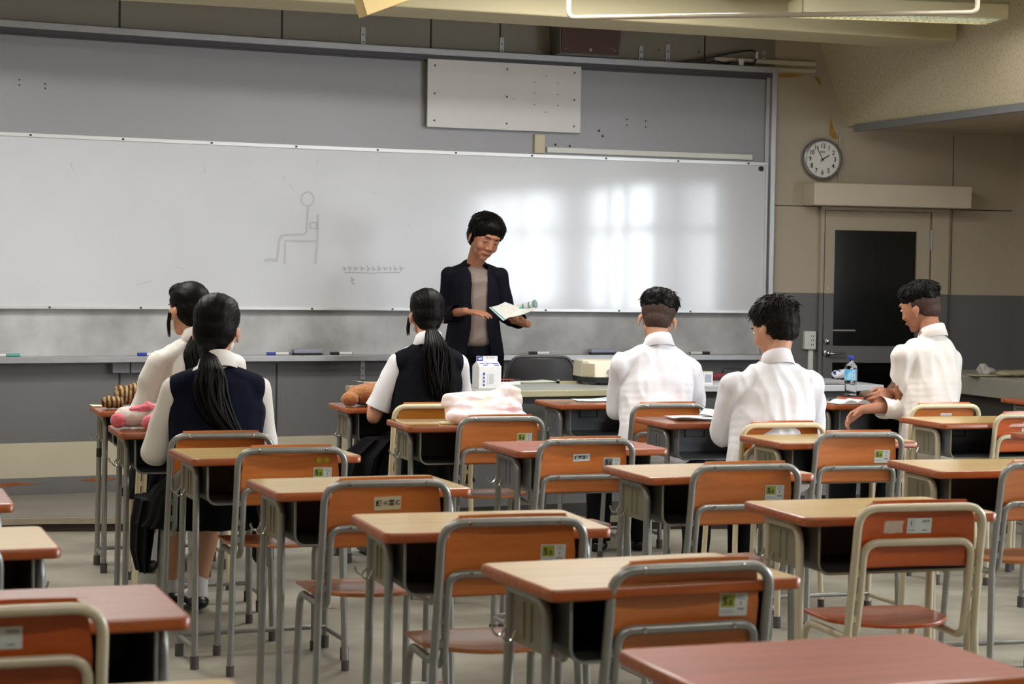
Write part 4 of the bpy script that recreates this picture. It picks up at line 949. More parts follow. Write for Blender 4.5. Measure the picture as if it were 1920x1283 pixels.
        for z, rx, ry, cy, am in ((.62,.150,.125,-.02,.0),(.575,.185,.165,.0,.002),(.545,.205,.22,.05,.004),(.50,.225,.255,.08,.007),(.44,.240,.275,.09,.010),(cfg.get('hem', .38),.262,.29,.10,.014)):
            ring = []
            for i in range(n):
                a = 2*pi*i/n; q = 1+am/rx*cos(a*24+.5*sin(a*3))
                x = rx*cos(a); y = ry*sin(a); kx = abs(cos(a))**.8*(1 if cos(a) > 0 else -1); ky = abs(sin(a))**.8*(1 if sin(a) > 0 else -1)
                ring.append((hip.x+rx*kx*q, hip.y+.05+cy+ry*ky*q, z))
            rings.append(ring)
        mb.loft(rings, 0, cap=True); mb.build('skirt', MT['black_cloth'], root, ang=60)
        for dr_ in cfg.get('drapes', ()):
            rings = []
            for (c, hx, hy) in dr_: rings.append([(c[0]+hx*cos(2*pi*i/40)*(1+.16*cos(8*2*pi*i/40)), c[1]+hy*sin(2*pi*i/40)*(1+.16*cos(8*2*pi*i/40+1)), c[2]) for i in range(40)])
            mb = MB(); mb.loft(rings); mb.build('skirt_drape', MT['black_cloth'], root, ang=60)
    else:
        T = Blob(); T.seg(hip+Vector((0,0,.04)), (.150*w,.125,.05), hip+Vector((0,.02,-.02)), (.165*w,.14,.065))
        cu2 = []
        for i in (0, 1):
            s = -1 if i == 0 else 1; T.seg(hip+Vector((s*.08,.03,-.005)), (.092,.09,.08), kn[i], .070); T.chain([kn[i], an[i]+Vector((0,-.01,-.05))], [.070, .060]); cu2.append((an[i]+Vector((0,0,-.035)), (0,0,-1), .13))
        T.build('trousers', MT['black_cloth'], root, .009, 4, folds(.006, 8, 1, 9), cu2)
    for i in (0, 1):
        Sh = Blob(); a = an[i]
        if not boy:
            K = Blob(); K.seg(a+Vector((0,-.004,.10)), .046, a+Vector((0,-.01,-.04)), (.040,.045,.035)); K.seg(a+Vector((0,-.01,-.04)), (.040,.045,.035), a+Vector((0,.11,-.05)), (.044,.05,.026)); K.build('sock', MT['sock'], root, .008, 3)
        Sh.seg(a+Vector((0,-.03,-.058)), (.044,.046,.030), a+Vector((0,.13,-.062)), (.050,.055,.026)); Sh.build('shoe', MT['shoe'], root, .008, 3)
    # face
    for s in (-1, 1):
        mb = MB(); mb.ell((s*.031,.0835,.012), (.0125,.010,.0055), 0, 12, 8, H); mb.ell((s*.031,.0915,.012), (.005,.004,.005), 1, 10, 6, H); mb.build('eye', [MT['eye'], MT['ink']], root)
        mb = MB(); mb.tube([(s*.014,.0985,.030), (s*.03,.0975,.036), (s*.048,.086,.031)], [.0022,.003,.001], 0, 6, M=H); mb.build('eyebrow', MT['hair'], root)
    mb = MB(); mb.tube([(-.022,.089,-.056), (0,.100,-.054), (.022,.089,-.056)], [.002,.0045,.002], 0, 8, M=H, fn=4); mb.build('mouth', MT['lip'], root)
    if cfg.get('mask'):
        M_ = Blob(); M_.e((0,.062,-.045), (.058,.052,.050), H); M_.e((0,.085,-.035), (.030,.030,.030), H); M_.build('face_mask', MT['white_plastic'], root, .006, 3)
        for s in (-1, 1): mb = MB(); mb.tube([(s*.056,.066,-.028), (s*.072,.02,-.012), (s*.080,-.006,.006), (s*.076,-.014,-.030), (s*.060,.045,-.060)], .0016, 0, 6, M=H, fillet=.01); mb.build('mask_strap', MT['white_plastic'], root)
    if boy:
        fade_cap(root, H); boy_hair(root, H, cfg.get('seed', 1), cfg['hair'], cfg.get('hmat', 'hair'))
    else:
        long_hair(root, H, cfg['tie'], cfg['path'], cfg['prad'], cfg.get('seed', 1), side_locks=cfg.get('locks', ()))
    return root
PEOPLE = [
 dict(boy=True, label='boy in a white shirt seated left of the other boys, leaning over his desk', X=.665, D=9.37, yaw=.30, seed=3, hair='top', w=1.08,
      head=(.06,.09,1.158), hrot=(-.35,-.38,.12), neck=(.035,.02,1.045), chest=(.025,.0,.84), hip=(.0,-.05,.535),
      sh=((-.155,.02,.955),(.22,.03,.925)), el=((-.125,.10,.735),(.265,.13,.745)), wr=((-.0,.36,.765),(.10,.38,.765)), sleeve=(.8,.8), nw=1.02, hs=1.07),
 dict(boy=True, label='boy in a white shirt with thick messy hair, middle one of the three boys', X=1.05, D=8.24, yaw=.33, seed=8, hair='messy', hmat='hair_brown', w=1.08,
      head=(.09,.08,1.148), hrot=(.30,-.34,0), neck=(.065,.02,1.02), chest=(.05,.0,.83),
      sh=((-.135,.02,.925),(.235,.02,.925)), el=((-.125,.10,.715),(.285,.12,.735)), wr=((.0,.36,.765),(.13,.38,.765)), sleeve=(.85,.85), nw=1.0, hs=1.04),
 dict(boy=True, label='boy in a white shirt at far right, undercut hair, bare left forearm held out', X=2.005, D=9.63, yaw=.66, seed=5, hair='top', w=1.0, skin='skin_dark', shirt='shirt_warm', vox=.0045,
      head=(.055,.07,1.225), hrot=(.25,-.30,-.05), neck=(.05,.0,1.10), chest=(.05,-.01,.88),
      sh=((-.125,.03,1.0),(.205,.0,.99)), sleeve=(.78,.97), nw=1.0, elpx=((1693,762,9.62),(1775,745,9.85)), wrpx=((1622,768,9.48),(1672,738,9.62)), hp=True),
 dict(boy=False, label='girl in a white shirt without a vest, farthest left at the front', X=-1.385, D=8.51, yaw=.33, seed=2, w=1.0, hs=.97,
      head=(.0,.06,1.185), hrot=(.45,-.12,.05), neck=(.03,.01,1.065), chest=(.03,-.01,.86), shirt='shirt_warm', mask=True,
      sh=((-.150,.01,.975),(.20,.01,.965)), el=((-.185,.10,.74),(.235,.12,.74)), wr=((-.12,.36,.765),(.12,.38,.765)), sleeve=(.9,.9),
      tie=(0,-.085,-.085), path=((.0,-.10,1.02),(.01,-.12,.95),(.01,-.125,.86),(.02,-.12,.78)), prad=.035, locks=(((-.078,.03,-.01),(-.086,.03,-.06),(-.088,.025,-.12)),)),
 dict(boy=False, label='girl in a navy knit vest at left, long dark ponytail swept to the right', X=-1.115, D=7.40, yaw=.33, seed=4, vest='navy', w=1.12, hs=1.05, shirt='shirt_warm', mask=True,
      head=(.02,.06,1.142), hrot=(-.35,-.12,.05), neck=(.01,.0,1.015), chest=(.01,-.01,.83),
      sh=((-.160,.0,.93),(.180,.0,.93)), el=((-.205,.07,.68),(.215,.12,.70)), wr=((-.14,.36,.765),(.16,.38,.765)), sleeve=(.95,.9),
      kn=((-.07,.41,.49),(.08,.41,.49)), an=((-.06,.60,.10),(.03,.48,.10)), hem=.41,
      tie=(-.01,-.088,-.085), path=((-.035,-.125,1.0),(-.035,-.135,.92),(-.01,-.138,.84),(.035,-.13,.775),(.07,-.125,.735)), prad=.046,
      drapes=([((-.215,.16,.50),.045,.14),((-.235,.17,.40),.04,.13),((-.24,.18,.30),.035,.12),((-.235,.19,.22),.02,.10)],)),
 dict(boy=False, label='girl in a dark vest over a short-sleeved shirt in the middle, straight ponytail', X=-.415, D=9.09, yaw=.33, seed=6, vest='dark_vest', w=1.02, hs=.95,
      head=(.035,.05,1.168), hrot=(-.05,-.12,0), neck=(.03,.0,1.045), chest=(.025,-.01,.85), skin='skin',  mask=True,
      sh=((-.125,.0,.955),(.185,.0,.955)), el=((-.215,.03,.70),(.245,.12,.71)), wr=((-.15,.30,.765),(.14,.36,.765)), sleeve=(.42,.5),
      tie=(0,-.088,-.070), path=((.03,-.125,1.04),(.035,-.13,.96),(.04,-.13,.88),(.05,-.125,.81),(.05,-.12,.775)), prad=.050, hem=.40,
      locks=(((-.076,.03,-.01),(-.084,.03,-.06),(-.086,.025,-.10)),), drapes=([((-.16,.05,.60),.08,.12),((-.23,.08,.52),.10,.16),((-.25,.09,.44),.10,.17),((-.24,.09,.37),.09,.15)],)),
]
for c in PEOPLE:
    if 'elpx' in c:
        tmp = put(empty('tmp', (0, 0, 0)), c['X'], c['D'], c['yaw'])
        c['el'] = [rootpt(tmp, *q) for q in c['elpx']]; c['wr'] = [rootpt(tmp, *q) for q in c['wrpx']]
        f = rootpt(tmp, 1588, 790, 9.42)-c['wr'][0]; g = rootpt(tmp, 1640, 752, 9.50)-c['wr'][1]
        c['hdir'] = (f, g); c['hn'] = ((.35,-.8,-.35), (0.2,.9,-.2)); c['ht'] = ((.3,-.2,.9), (-.2,0,.9)); c['curl'] = ((.25,.35,.3), (.5,.8,.6)); bpy.data.objects.remove(tmp)
    student(c)

# the teacher
root = empty('person', (0, 0, 0), 0, 'standing teacher with short black hair in a dark suit jacket, reading from a booklet', 'person')
put(root, -.215, 11.25, pi+.22, .074); TR = root; bpy.context.view_layer.update()
J = lambda px, py, D: rootpt(root, px, py, D)
hd = J(906, 446, 11.19); H = fit_head(hd, .18, -.40, -.22, 1.07)
nk = J(889, 494, 11.27); shL, shR = J(936, 513, 11.22), J(841, 512, 11.27)        # her left is on the right of the picture
elL, elR = J(950, 592, 11.28), J(836, 590, 11.30); wrL, wrR = J(988, 608, 11.06), J(872, 584, 11.02)
B = Blob(); head_blob(B, H); B.seg(H @ Vector((0,-.03,-.045)), .047, nk, .052)
B.seg(nk+Vector((0,0,-.03)), (.06,.045,.03), (nk.x,.0,1.20), (.115,.08,.10)); B.seg((nk.x,.0,1.20), (.115,.08,.10), (0,0,.98), (.11,.08,.08)); B.seg((0,0,.98), (.11,.08,.08), (0,0,.88), (.145,.10,.08))
for s, a, e_, w_ in ((-1, shL, elL, wrL), (1, shR, elR, wrR)):
    B.seg(nk+Vector((s*.03,-.01,-.06)), .024, a+Vector((-s*.02,0,-.04)), .030); B.seg(a+Vector((-s*.01,0,-.035)), .034, e_, .033); B.seg(e_, .033, w_, .023)
    B.seg((s*.085,0,.84), .078, (s*.085,.02,.48), .055); B.seg((s*.085,.02,.48), .052, (s*.085,-.01,.09), .036); B.seg((s*.085,-.01,.05), .034, (s*.09,.13,.035), (.04,.05,.022))
fR = J(928, 590, 10.93)-wrR; fL = J(963, 602, 11.02)-wrL
hand_blob(B, wrR+fR.normalized()*.01, fR, (-.4,.15,-.75), (0,.2,1), (.10,.25,.25), .92); hand_blob(B, wrL+fL.normalized()*.01, fL, (.3,-.1,.9), (0,.9,.3), (.35,.6,.5), .92)
B.build('body', MT['skin_dark'], root, .0042, 4)
c0 = Vector((nk.x, nk.y-.01, nk.z))
S = Blob(); S.seg(c0+Vector((0,.01,-.05)), (.085,.06,.03), (nk.x,.015,1.22), (.130,.105,.10)); S.seg((nk.x,.015,1.22), (.130,.105,.10), (0,.02,1.0), (.115,.100,.08)); S.seg((0,.02,1.0), (.115,.1,.08), (0,.02,.90), (.135,.105,.05))
S.build('blouse', MT['taupe'], root, .007, 4, lambda p, n: .006*(1-2*abs(noise.noise(Vector((p.x*5+2, p.y*3, p.z*13+p.x*7))))) if p.y > 0 else 0)
K = Blob()
K.seg(c0+Vector((0,-.02,.0)), (.070,.045,.03), c0+Vector((0,-.03,-.045)), (.115,.05,.04)); K.seg(c0+Vector((0,-.03,-.035)), (.10,.045,.03), (nk.x,-.025,1.20), (.158,.105,.11)); K.seg((nk.x,-.025,1.20), (.158,.105,.11), (0,-.02,1.0), (.150,.112,.08)); K.seg((0,-.02,1.0), (.150,.112,.08), (-.0,-.01,.80), (.185,.135,.05))
K.seg(c0+Vector((0,.0,-.025)), (.078,.066,.03), (nk.x,.018,1.22), (.150,.118,.11)); K.seg((nk.x,.018,1.22), (.150,.118,.11), (0,.025,1.0), (.140,.122,.08)); K.seg((0,.025,1.0), (.140,.122,.08), (0,.02,.80), (.175,.135,.05))
cuts = [((0,0,.815), (0,0,-1), .45)]
for s, a, e_, w_ in ((-1, shL, elL, wrL), (1, shR, elR, wrR)):
    K.seg(c0+Vector((s*.05,-.01,-.03)), (.045,.055,.035), a+Vector((-s*.02,0,-.012)), (.050,.058,.046)); Q = Blob(); a2 = a+Vector((-s*.006,0,-.014)); Q.seg(a2, (.053,.056,.050), e_, .052); q = e_.lerp(w_, .62); Q.seg(e_, .052, q+(q-e_).normalized()*.02, .045)
    Q.build('sleeve', MT['suit'], root, .006, 4, folds(.005, 9, 1, 20+s), [(q, (q-e_).normalized(), .5)])
def front_open(c):
    if c.y < .02: return True
    if c.z > nk.z-.05 and abs(c.x-nk.x) < .050: return False
    return abs(c.x-nk.x*max(0, (c.z-.9)/.5)) > .046+(.035*max(0, (c.z-1.28)/.12))+(.03*max(0, (.98-c.z)/.18))
K.build('jacket', MT['suit'], root, .006, 4, folds(.004, 8, 1, 12), cuts, keep=front_open, thick=.004)
T = Blob(); T.seg((0,0,.92), (.145,.10,.05), (0,0,.84), (.16,.12,.07))
for s in (-1, 1): T.seg((s*.082,0,.82), (.092,.10,.08), (s*.088,.01,.48), .075); T.seg((s*.088,.01,.48), .075, (s*.09,-.005,.09), .068)
T.build('trousers', MT['suit'], root, .009, 4, folds(.004, 7, 1, 2))
for s in (-1, 1): Z = Blob(); Z.seg((s*.088,-.03,.03), (.042,.05,.03), (s*.092,.14,.028), (.045,.055,.024)); Z.build('shoe', MT['shoe'], root, .008, 3)
for s in (-1, 1):
    mb = MB(); mb.ell((s*.031,.0835,.010), (.0125,.010,.003), 0, 12, 8, H); mb.tube([(s*.018,.093,.008), (s*.031,.0955,.005), (s*.044,.088,.008)], .0014, 1, 6, M=H); mb.build('eye', [MT['skin_dark'], MT['ink']], root)
    mb = MB(); mb.tube([(s*.014,.0985,.030), (s*.03,.0975,.035), (s*.048,.086,.031)], [.0018,.0024,.001], 0, 6, M=H); mb.build('eyebrow', MT['hair'], root)
mb = MB(); mb.tube([(-.020,.089,-.056), (0,.100,-.055), (.020,.089,-.056)], [.002,.004,.002], 0, 8, M=H); mb.build('mouth', MT['lip'], root)
# short rounded hair with a fringe
G = Blob(); G.e((0,-.016,.050), (.092,.108,.088), H); G.e((0,-.045,-.005), (.083,.075,.080), H); G.e((0,.045,.080), (.072,.052,.044), H)
for s in (-1, 1): G.seg((s*.066,.030,.072), (.020,.030,.03), (s*.074,.020,.022), (.012,.020,.02), H)
G.seg((-.040,.064,.070), (.028,.022,.026), (.040,.064,.066), (.026,.020,.024), H)
hr = G.build('hair', MT['hair'], root, .006, 3, lambda p, n: .004*noise.noise(p*30)+.002*noise.noise(p*80))
mb = MB(); rr = random.Random(11)
for i in range(520):
    u = rr.uniform(-pi, pi); w_ = rr.uniform(-.2, 1); c = sqrt(1-w_*w_); dv = Vector((c*cos(u), c*sin(u), w_)); P = Vector((dv.x*.091, -.016+dv.y*.106, .050+dv.z*.087))
    if dv.y > .5 and w_ < .25: continue
    out = dv.normalized(); fl = (P-Vector((0,-.04,.14))); fl = (fl-out*fl.dot(out)).normalized()+Vector((rr.uniform(-.3,.3), rr.uniform(-.3,.3), 0)); L = rr.uniform(.025,.04)
    a = P-out*.005; b = a+(fl+out*.28)*L*.5; mb.tube([a, b, b+(fl-out*.1-Vector((0,0,.2)))*L*.5], [.0035,.0028,.0004], 0, 4, M=H)
mb.build('hair_tufts', MT['hair'], hr)
# booklet in her hands
MT['page'] = mat('booklet_page', srgb(206,206,200), .6, var=.05, scale=30); MT['teal'] = mat('teal_print', srgb(60,142,148), .5); MT['greytext'] = mat('grey_print', srgb(150,150,150), .6)
bk = empty('booklet', W((955-960)/F_PX*10.9, 10.9, zz(580, 955, 10.9)), 0, 'folded-open booklet with teal edges held by the standing teacher', 'booklet')
def Wp(px, py, D): return W((px-960)/F_PX*D, D, zz(py, px, D))-Vector(bk.location)
def sheet(mb, a, b, c, d, mi, n=10, bend=.01, lift=0):
    rings = []; vs_ = []; nrm = (b-a).cross(d-a).normalized()
    for i in range(n+1):
        t = i/n; o = nrm*(bend*sin(pi*t)+lift); vs_ += [a.lerp(b, t)+o, d.lerp(c, t)+o]
    fs = [(2*i, 2*i+2, 2*i+3, 2*i+1) for i in range(n)]; k = len(vs_); vs_ += [v-nrm*.0025 for v in vs_]
    fs += [(k+2*i+1, k+2*i+3, k+2*i+2, k+2*i) for i in range(n)]+[(2*i, k+2*i, k+2*i+2, 2*i+2) for i in range(n)]+[(2*i+1, 2*i+3, k+2*i+3, k+2*i+1) for i in range(n)]+[(0, 1, k+1, k), (2*n, k+2*n, k+2*n+1, 2*n+1)]
    mb.add(vs_, fs, mi)
a, b, c, d = Wp(916,577,10.98), Wp(946,567,11.02), Wp(975,578,10.96), Wp(943,602,10.86)
mb = MB(); sheet(mb, a, b, c, d, 0, 8, .006); sheet(mb, a.lerp(b,.02), a.lerp(b,.12), d.lerp(c,.12), d.lerp(c,.02), 1, 3, 0, .0012)
sheet(mb, a.lerp(d,.42).lerp(b.lerp(c,.42),.05), a.lerp(d,.42).lerp(b.lerp(c,.42),.6), a.lerp(d,.52).lerp(b.lerp(c,.52),.5), a.lerp(d,.60).lerp(b.lerp(c,.60),.05), 1, 3, 0, .006)
mb.build('leaf', [MT['page'], MT['teal']], bk)
e1, e2, e3 = Wp(975,575,10.98), Wp(1000,570,10.98), Wp(1003,580,10.9)
mb = MB(); sheet(mb, c+Vector((0,0,.002)), e2, e3, d.lerp(c,.25), 0, 8, .010); sheet(mb, c+Vector((0,0,.004)), e2+Vector((0,0,.002)), e2.lerp(e3,.12)+Vector((0,0,.002)), c.lerp(d,.1)+Vector((0,0,.004)), 1, 8, .010)
for t in (.35, .55): sheet(mb, c.lerp(d,t).lerp(e2.lerp(e3,t),.45), c.lerp(d,t).lerp(e2.lerp(e3,t),.9), c.lerp(d,t+.08).lerp(e2.lerp(e3,t+.08),.9), c.lerp(d,t+.08).lerp(e2.lerp(e3,t+.08),.45), 1 if t < .5 else 2, 4, 0, .010)
mb.build('leaf', [MT['page'], MT['teal'], MT['greytext']], bk)
ax = (Wp(1003,569,10.94)-Wp(968,577,11.0)); A_ = Wp(968,578,11.0); mb = MB()
mb.tube([A_, A_+ax*.35], .016, 0, 18); mb.tube([A_+ax*.35, A_+ax*.45], .0163, 1, 18); mb.tube([A_+ax*.45, A_+ax*.68], .0185, 0, 18); mb.tube([A_+ax*.68, A_+ax*.76], .0195, 1, 18); mb.tube([A_+ax*.76, A_+ax*.94], .021, 0, 18); mb.tube([A_+ax*.94, A_+ax], .0235, 1, 18)
mb.tube([A_+ax*1.0, A_+ax*1.006], .019, 2, 18); mb.build('rolled_pages', [MT['page'], MT['teal'], MT['greytext']], bk)
# ------------------------------------------------------------------ teacher's tables and the things on them
MT['table_top'] = mat('grey_green_laminate', srgb(150,152,146), .35, 0, var=.04, scale=4); MT['table_edge'] = mat('olive_edge', srgb(170,164,128), .45, 0, var=.05, scale=6)
MT['table_white'] = mat('pale_laminate', srgb(186,188,194), .35, 0, var=.04, scale=4); MT['panel_grey'] = mat('modesty_panel', srgb(112,113,116), .5, .1, var=.05, scale=3)
def table(name, X, D, yaw, Lx, dp, h, z0, top, edge, label, panel=True):
    e = empty(name, W(X, D, z0), yaw-PSI, label, 'table'); l, d = Lx/2, dp/2
    mb = MB(); mb.box((-l+.003, -d+.003, h-.03), (l-.003, d-.003, h), 0); mb.box((-l, -d, h-.034), (l, d, h-.001), 1); mb.build('tabletop', [top, edge], e, bevel=.003)
    if panel: mb = MB(); mb.box((-l+.08, -d+.10, .08), (l-.08, -d+.115, h-.075)); mb.build('front_panel', MT['panel_grey'], e)
    for sx in (-1, 1):
        for sy in (-1, 1):
            mb = MB(); mb.cbox((sx*(l-.05), sy*(d-.06), (h-.034)/2), (.03, .03, h-.034)); mb.build('leg', MT['alu_dark'], e, bevel=.003)
    mb = MB(); mb.box((-l+.04, -d+.14, h-.12), (l-.04, d-.05, h-.034)); mb.build('under_shelf', MT['box'], e)
    return e
ta = .46
nl, nr = Vector((-.62, 9.86)), Vector((.96, 10.60))
cx, cy = (nl.x+nr.x)/2, (nl.y+nr.y)/2; ta = atan2(nr.y-nl.y, nr.x-nl.x); Lx = (nr-nl).length; dp = .60
T1 = (cx-sin(ta)*dp/2, cy+cos(ta)*dp/2)
table('teacher_table', T1[0], T1[1], ta, Lx, dp, .686, .074, MT['table_top'], MT['table_edge'], 'long grey-green table with an olive edge and grey front panel in front of the teacher')
nl2, nr2 = Vector((.99, 10.63)), Vector((2.06, 10.97)); ta2 = atan2(nr2.y-nl2.y, nr2.x-nl2.x); cx, cy = (nl2.x+nr2.x)/2, (nl2.y+nr2.y)/2
table('side_table', cx-sin(ta2)*.30, cy+cos(ta2)*.33, ta2, (nr2-nl2).length, .66, .70, .074, MT['table_white'], MT['table_white'], 'pale grey table to the right of the long teacher table, in front of the door')
TZ = .7605; TZ2 = .7745
def at(px, D): return (px-960)/F_PX*D, D
def on(px, py, z):              # the point of the level z seen at a survey bearing
    u = (px-960)/F_PX; v = (py-641.5)/F_PX; c, s_ = cos(ROLL), sin(ROLL); u, v = c*u+s_*v, -s_*u+c*v
    Y = cos(PITCH)-sin(PITCH)*v; dz = -sin(PITCH)-cos(PITCH)*v; t = (z-EYE)/dz; return u*t, Y*t
# medicine-style white carton with a gabled top
MT['carton'] = mat('white_carton', srgb(222,222,224), .45, var=.02, scale=20); MT['carton_blue'] = mat('carton_blue', srgb(40,62,158), .45); MT['carton_grey'] = mat('carton_grey', srgb(160,166,184), .5)
X, D = on(912, 728, TZ); e = empty('carton', W(X, D+.05, TZ), .05-PSI+.33, 'white gable-topped carton with blue printing standing on the long table', 'carton')
mb = MB(); w_, d_, h_, g = .062, .05, .112, .028
mb.box((-w_, -d_, 0), (w_, d_, h_)); mb.add([(-w_,-d_,h_),(w_,-d_,h_),(w_,d_,h_),(-w_,d_,h_),(-w_+.004,-.004,h_+g),(w_-.004,-.004,h_+g),(w_-.004,.004,h_+g),(-w_+.004,.004,h_+g)], [(0,1,5,4),(1,2,6,5),(2,3,7,6),(3,0,4,7)])
mb.box((-w_+.004, -.004, h_+g), (w_-.004, .004, h_+g+.026)); mb.build('box', MT['carton'], e)
R90 = Matrix.Rotation(radians(90), 4, 'X')
mb = MB(); M = Matrix.Translation((0, -d_-.0006, 0)) @ R90
mb.box((-.040, .012, 0), (-.030, .082, .0006), 0, M); mb.box((-.014, .018, 0), (-.0125, .075, .0004), 1, M)
for k in range(9): mb.box((-.006, .072-k*.006, 0), (.018+(k*7 % 4)*.002, .0735-k*.006, .0004), 1, M)
for k in range(3): mb.box((-.038, .022+k*.018, .0007), (-.032, .032+k*.018, .0010), 2, M)
text_into(mb, 'uni', .017, Matrix.Translation((-.040, -.0052, h_+g+.0135)) @ R90, 2, bold=.0008)
mb.box((-.058, .0005, 0), (-.024, .025, .0008), 0, Matrix.Translation((0, -.0045, h_+g)) @ R90)
sl = Matrix.Translation((0, -d_, h_)) @ Matrix.Rotation(atan2(g, d_-.004), 4, 'X')
text_into(mb, 'UMN-200-7M', .014, sl @ Matrix.Translation((-.014, .030, .001)), 0, bold=.0004); text_into(mb, 'SIGNO', .010, sl @ Matrix.Translation((-.022, .014, .001)), 0, bold=.0005)
mb.box((.026, .024, .0004), (.054, .034, .001), 0, sl); mb.box((.026, .008, .0004), (.054, .018, .001), 0, sl)
text_into(mb, 'ボールペン', .010, Matrix.Translation((.018, -.0052, h_+g+.0165)) @ R90, 1, bold=.0002); mb.build('printing', [MT['carton_blue'], MT['carton_grey'], MT['carton']], e)
def flat(name, px, py, z, sx, sy, th, rz, m, label, cat, bevel=0):
    X, D = on(px, py, z); mb = MB(); mb.box((-sx/2, -sy/2, 0), (sx/2, sy/2, th)); o = mb.build(name, m, bevel=bevel); o.location = W(X, D, z); o.rotation_euler = (0, 0, rz-PSI); tag(o, label, cat); return o
def paper(name, px, py, z, sx, sy, rz, m, label, cat, curl=.02, seed=1, bright=None, lift=.002):
    X, D = on(px, py, z); mb = MB(); n = 10; vs_ = []
    for j in range(n+1):
        for i in range(n+1):
            x, y = -sx/2+sx*i/n, -sy/2+sy*j/n; q = noise.noise(Vector((x*6+seed, y*6, seed)))
            vs_.append((x, y, lift+curl*max(0, q)*(abs(x)/sx*2)**1.5+curl*.15*(1+q)))
    k = len(vs_); fs = [(j*(n+1)+i, j*(n+1)+i+1, (j+1)*(n+1)+i+1, (j+1)*(n+1)+i) for j in range(n) for i in range(n)]
    mb.add(vs_, fs); o = mb.build(name, m); so = o.modifiers.new('t', 'SOLIDIFY'); so.thickness = .0012; o.location = W(X, D, z+.001); o.rotation_euler = (0, 0, rz-PSI); tag(o, label, cat); return o
MT['paper'] = mat('white_paper', srgb(232,232,234), .7, var=.02, scale=20); MT['paper_tint'] = mat('printed_paper', srgb(214,218,206), .6, 0, scale=14, col2=srgb(176,190,170))
flat('pen_case', 955, 722, TZ, .115, .045, .016, .35, MT['white_plastic'], 'flat white pen case on the long table right of the carton', 'pen case', .003)
X, D = on(945, 717, TZ); mb = MB(); mb.tube([(-.07, 0, .022), (.03, 0, .022)], .004, 0, 8); mb.tube([(.03, 0, .022), (.07, 0, .022)], .004, 1, 8); o = mb.build('pen', [mat('red_plastic', srgb(150,40,40), .4), MT['ink']], loc=W(X, D+.0, TZ-.004+.0), rz=.1); o.location = W(*on(953, 719, TZ), TZ-.0015); tag(o, 'thin red pen lying on the white pen case on the long table', 'pen')
paper('paper_sheet', 1000, 717, TZ, .21, .16, .5, MT['paper_tint'], 'white paper sheet on the long table in front of the grey chair', 'paper', .01, 4)
paper('leaflet', 693, 719, TZ, .16, .13, .3, MT['paper_tint'], 'small leaflet near the left corner of the long table', 'leaflet', .02, 7)
X, D = on(905, 725, TZ); mb = MB(); mb.tube([(-.03, 0, .009), (.03, .0, .009)], .009, 0, 10); o = mb.build('marker_cap_pen', MT['blue'], loc=W(X-.008, D-.03, TZ), rz=.2); o.name = 'pen'; tag(o, 'short blue pen at the near edge of the long table, below the carton', 'pen')
# projector
MT['proj'] = mat('projector_plastic', srgb(204,198,180), .45, var=.03, scale=8); MT['proj_side'] = mat('projector_grille', srgb(172,162,136), .5)
X, D = on(1134, 722, TZ); e = empty('projector', W(X, D+.08, TZ), -.05, 'cream projector with a grilled left side standing on the long table', 'projector')
mb = MB(); hgt = .10; z0 = .035
prf = [(-.085,-.10),(.19,-.13),(.19,.14),(-.14,.14),(-.14,-.02)]
n = len(prf); b_ = [(x, y, z0+.0+max(0, (-x))*0) for x, y in prf]; t_ = [(x*.97, y*.97, z0+hgt) for x, y in prf]; t_[0] = (-.10, -.04, z0+hgt); t_[1] = (.185, -.06, z0+hgt*1.0); 
mb.add(b_+t_, [tuple(range(n-1, -1, -1)), tuple(range(n, 2*n))]+[(i, (i+1) % n, n+(i+1) % n, n+i) for i in range(n)]); mb.build('casing', MT['proj'], e, bevel=.010)
mb = MB(); mb.add([(x*.98, y*.98, .012) for x, y in prf]+[(x*1.003, y*1.003, z0+.008) for x, y in prf], [tuple(range(n-1, -1, -1)), tuple(range(n, 2*n))]+[(i, (i+1) % n, n+(i+1) % n, n+i) for i in range(n)]); mb.build('base', MT['ink'], e, bevel=.003)
mb = MB(); 
for k in range(13):
    t = .08+k*.068; a = Vector((-.14, -.02, 0)).lerp(Vector((-.085, -.10, 0)), t); dn_ = Vector((-.55, -.38, 0)).normalized(); mb.add([a+dn_*.0005+Vector((0,0,z0+.014)), a+dn_*.0035+Vector((0,0,z0+.014)), a+dn_*.0035+Vector((.001,.003,z0+.080)), a+dn_*.0005+Vector((.001,.003,z0+.080)), a+Vector((.003,-.004,z0+.014)), a+Vector((.003,-.004,z0+.080))], [(0,1,2,3),(1,4,5,2)])
mb.build('side_grille', MT['proj_side'], e)
mb = MB(); mb.lathe([(.0005,0),(.017,0),(.017,.003),(.0005,.003)], 0, 20, M=Matrix.Translation((-.01, -.113, z0+.035)) @ Matrix.Rotation(radians(-6), 4, 'Z') @ R90); mb.build('front_vent', mat('vent', srgb(160,154,140), .6), e)
for x, y in ((-.10, -.01), (.15, -.09), (0, .11)):
    mb = MB(); mb.tube([(x, y, 0), (x, y, .03)], .010, 0, 12); mb.build('foot', MT['proj'], e)
X, D = on(1068, 720, TZ); mb = MB(); mb.box((-.07, -.012, 0), (.07, .012, .012)); mb.box((-.07, -.012, 0), (-.062, .012, .02)); o = mb.build('stand_bar', MT['table_edge'], loc=W(X, D+.06, TZ), rz=0); tag(o, 'short greenish metal bar lying on the long table, left of the projector', 'bar')
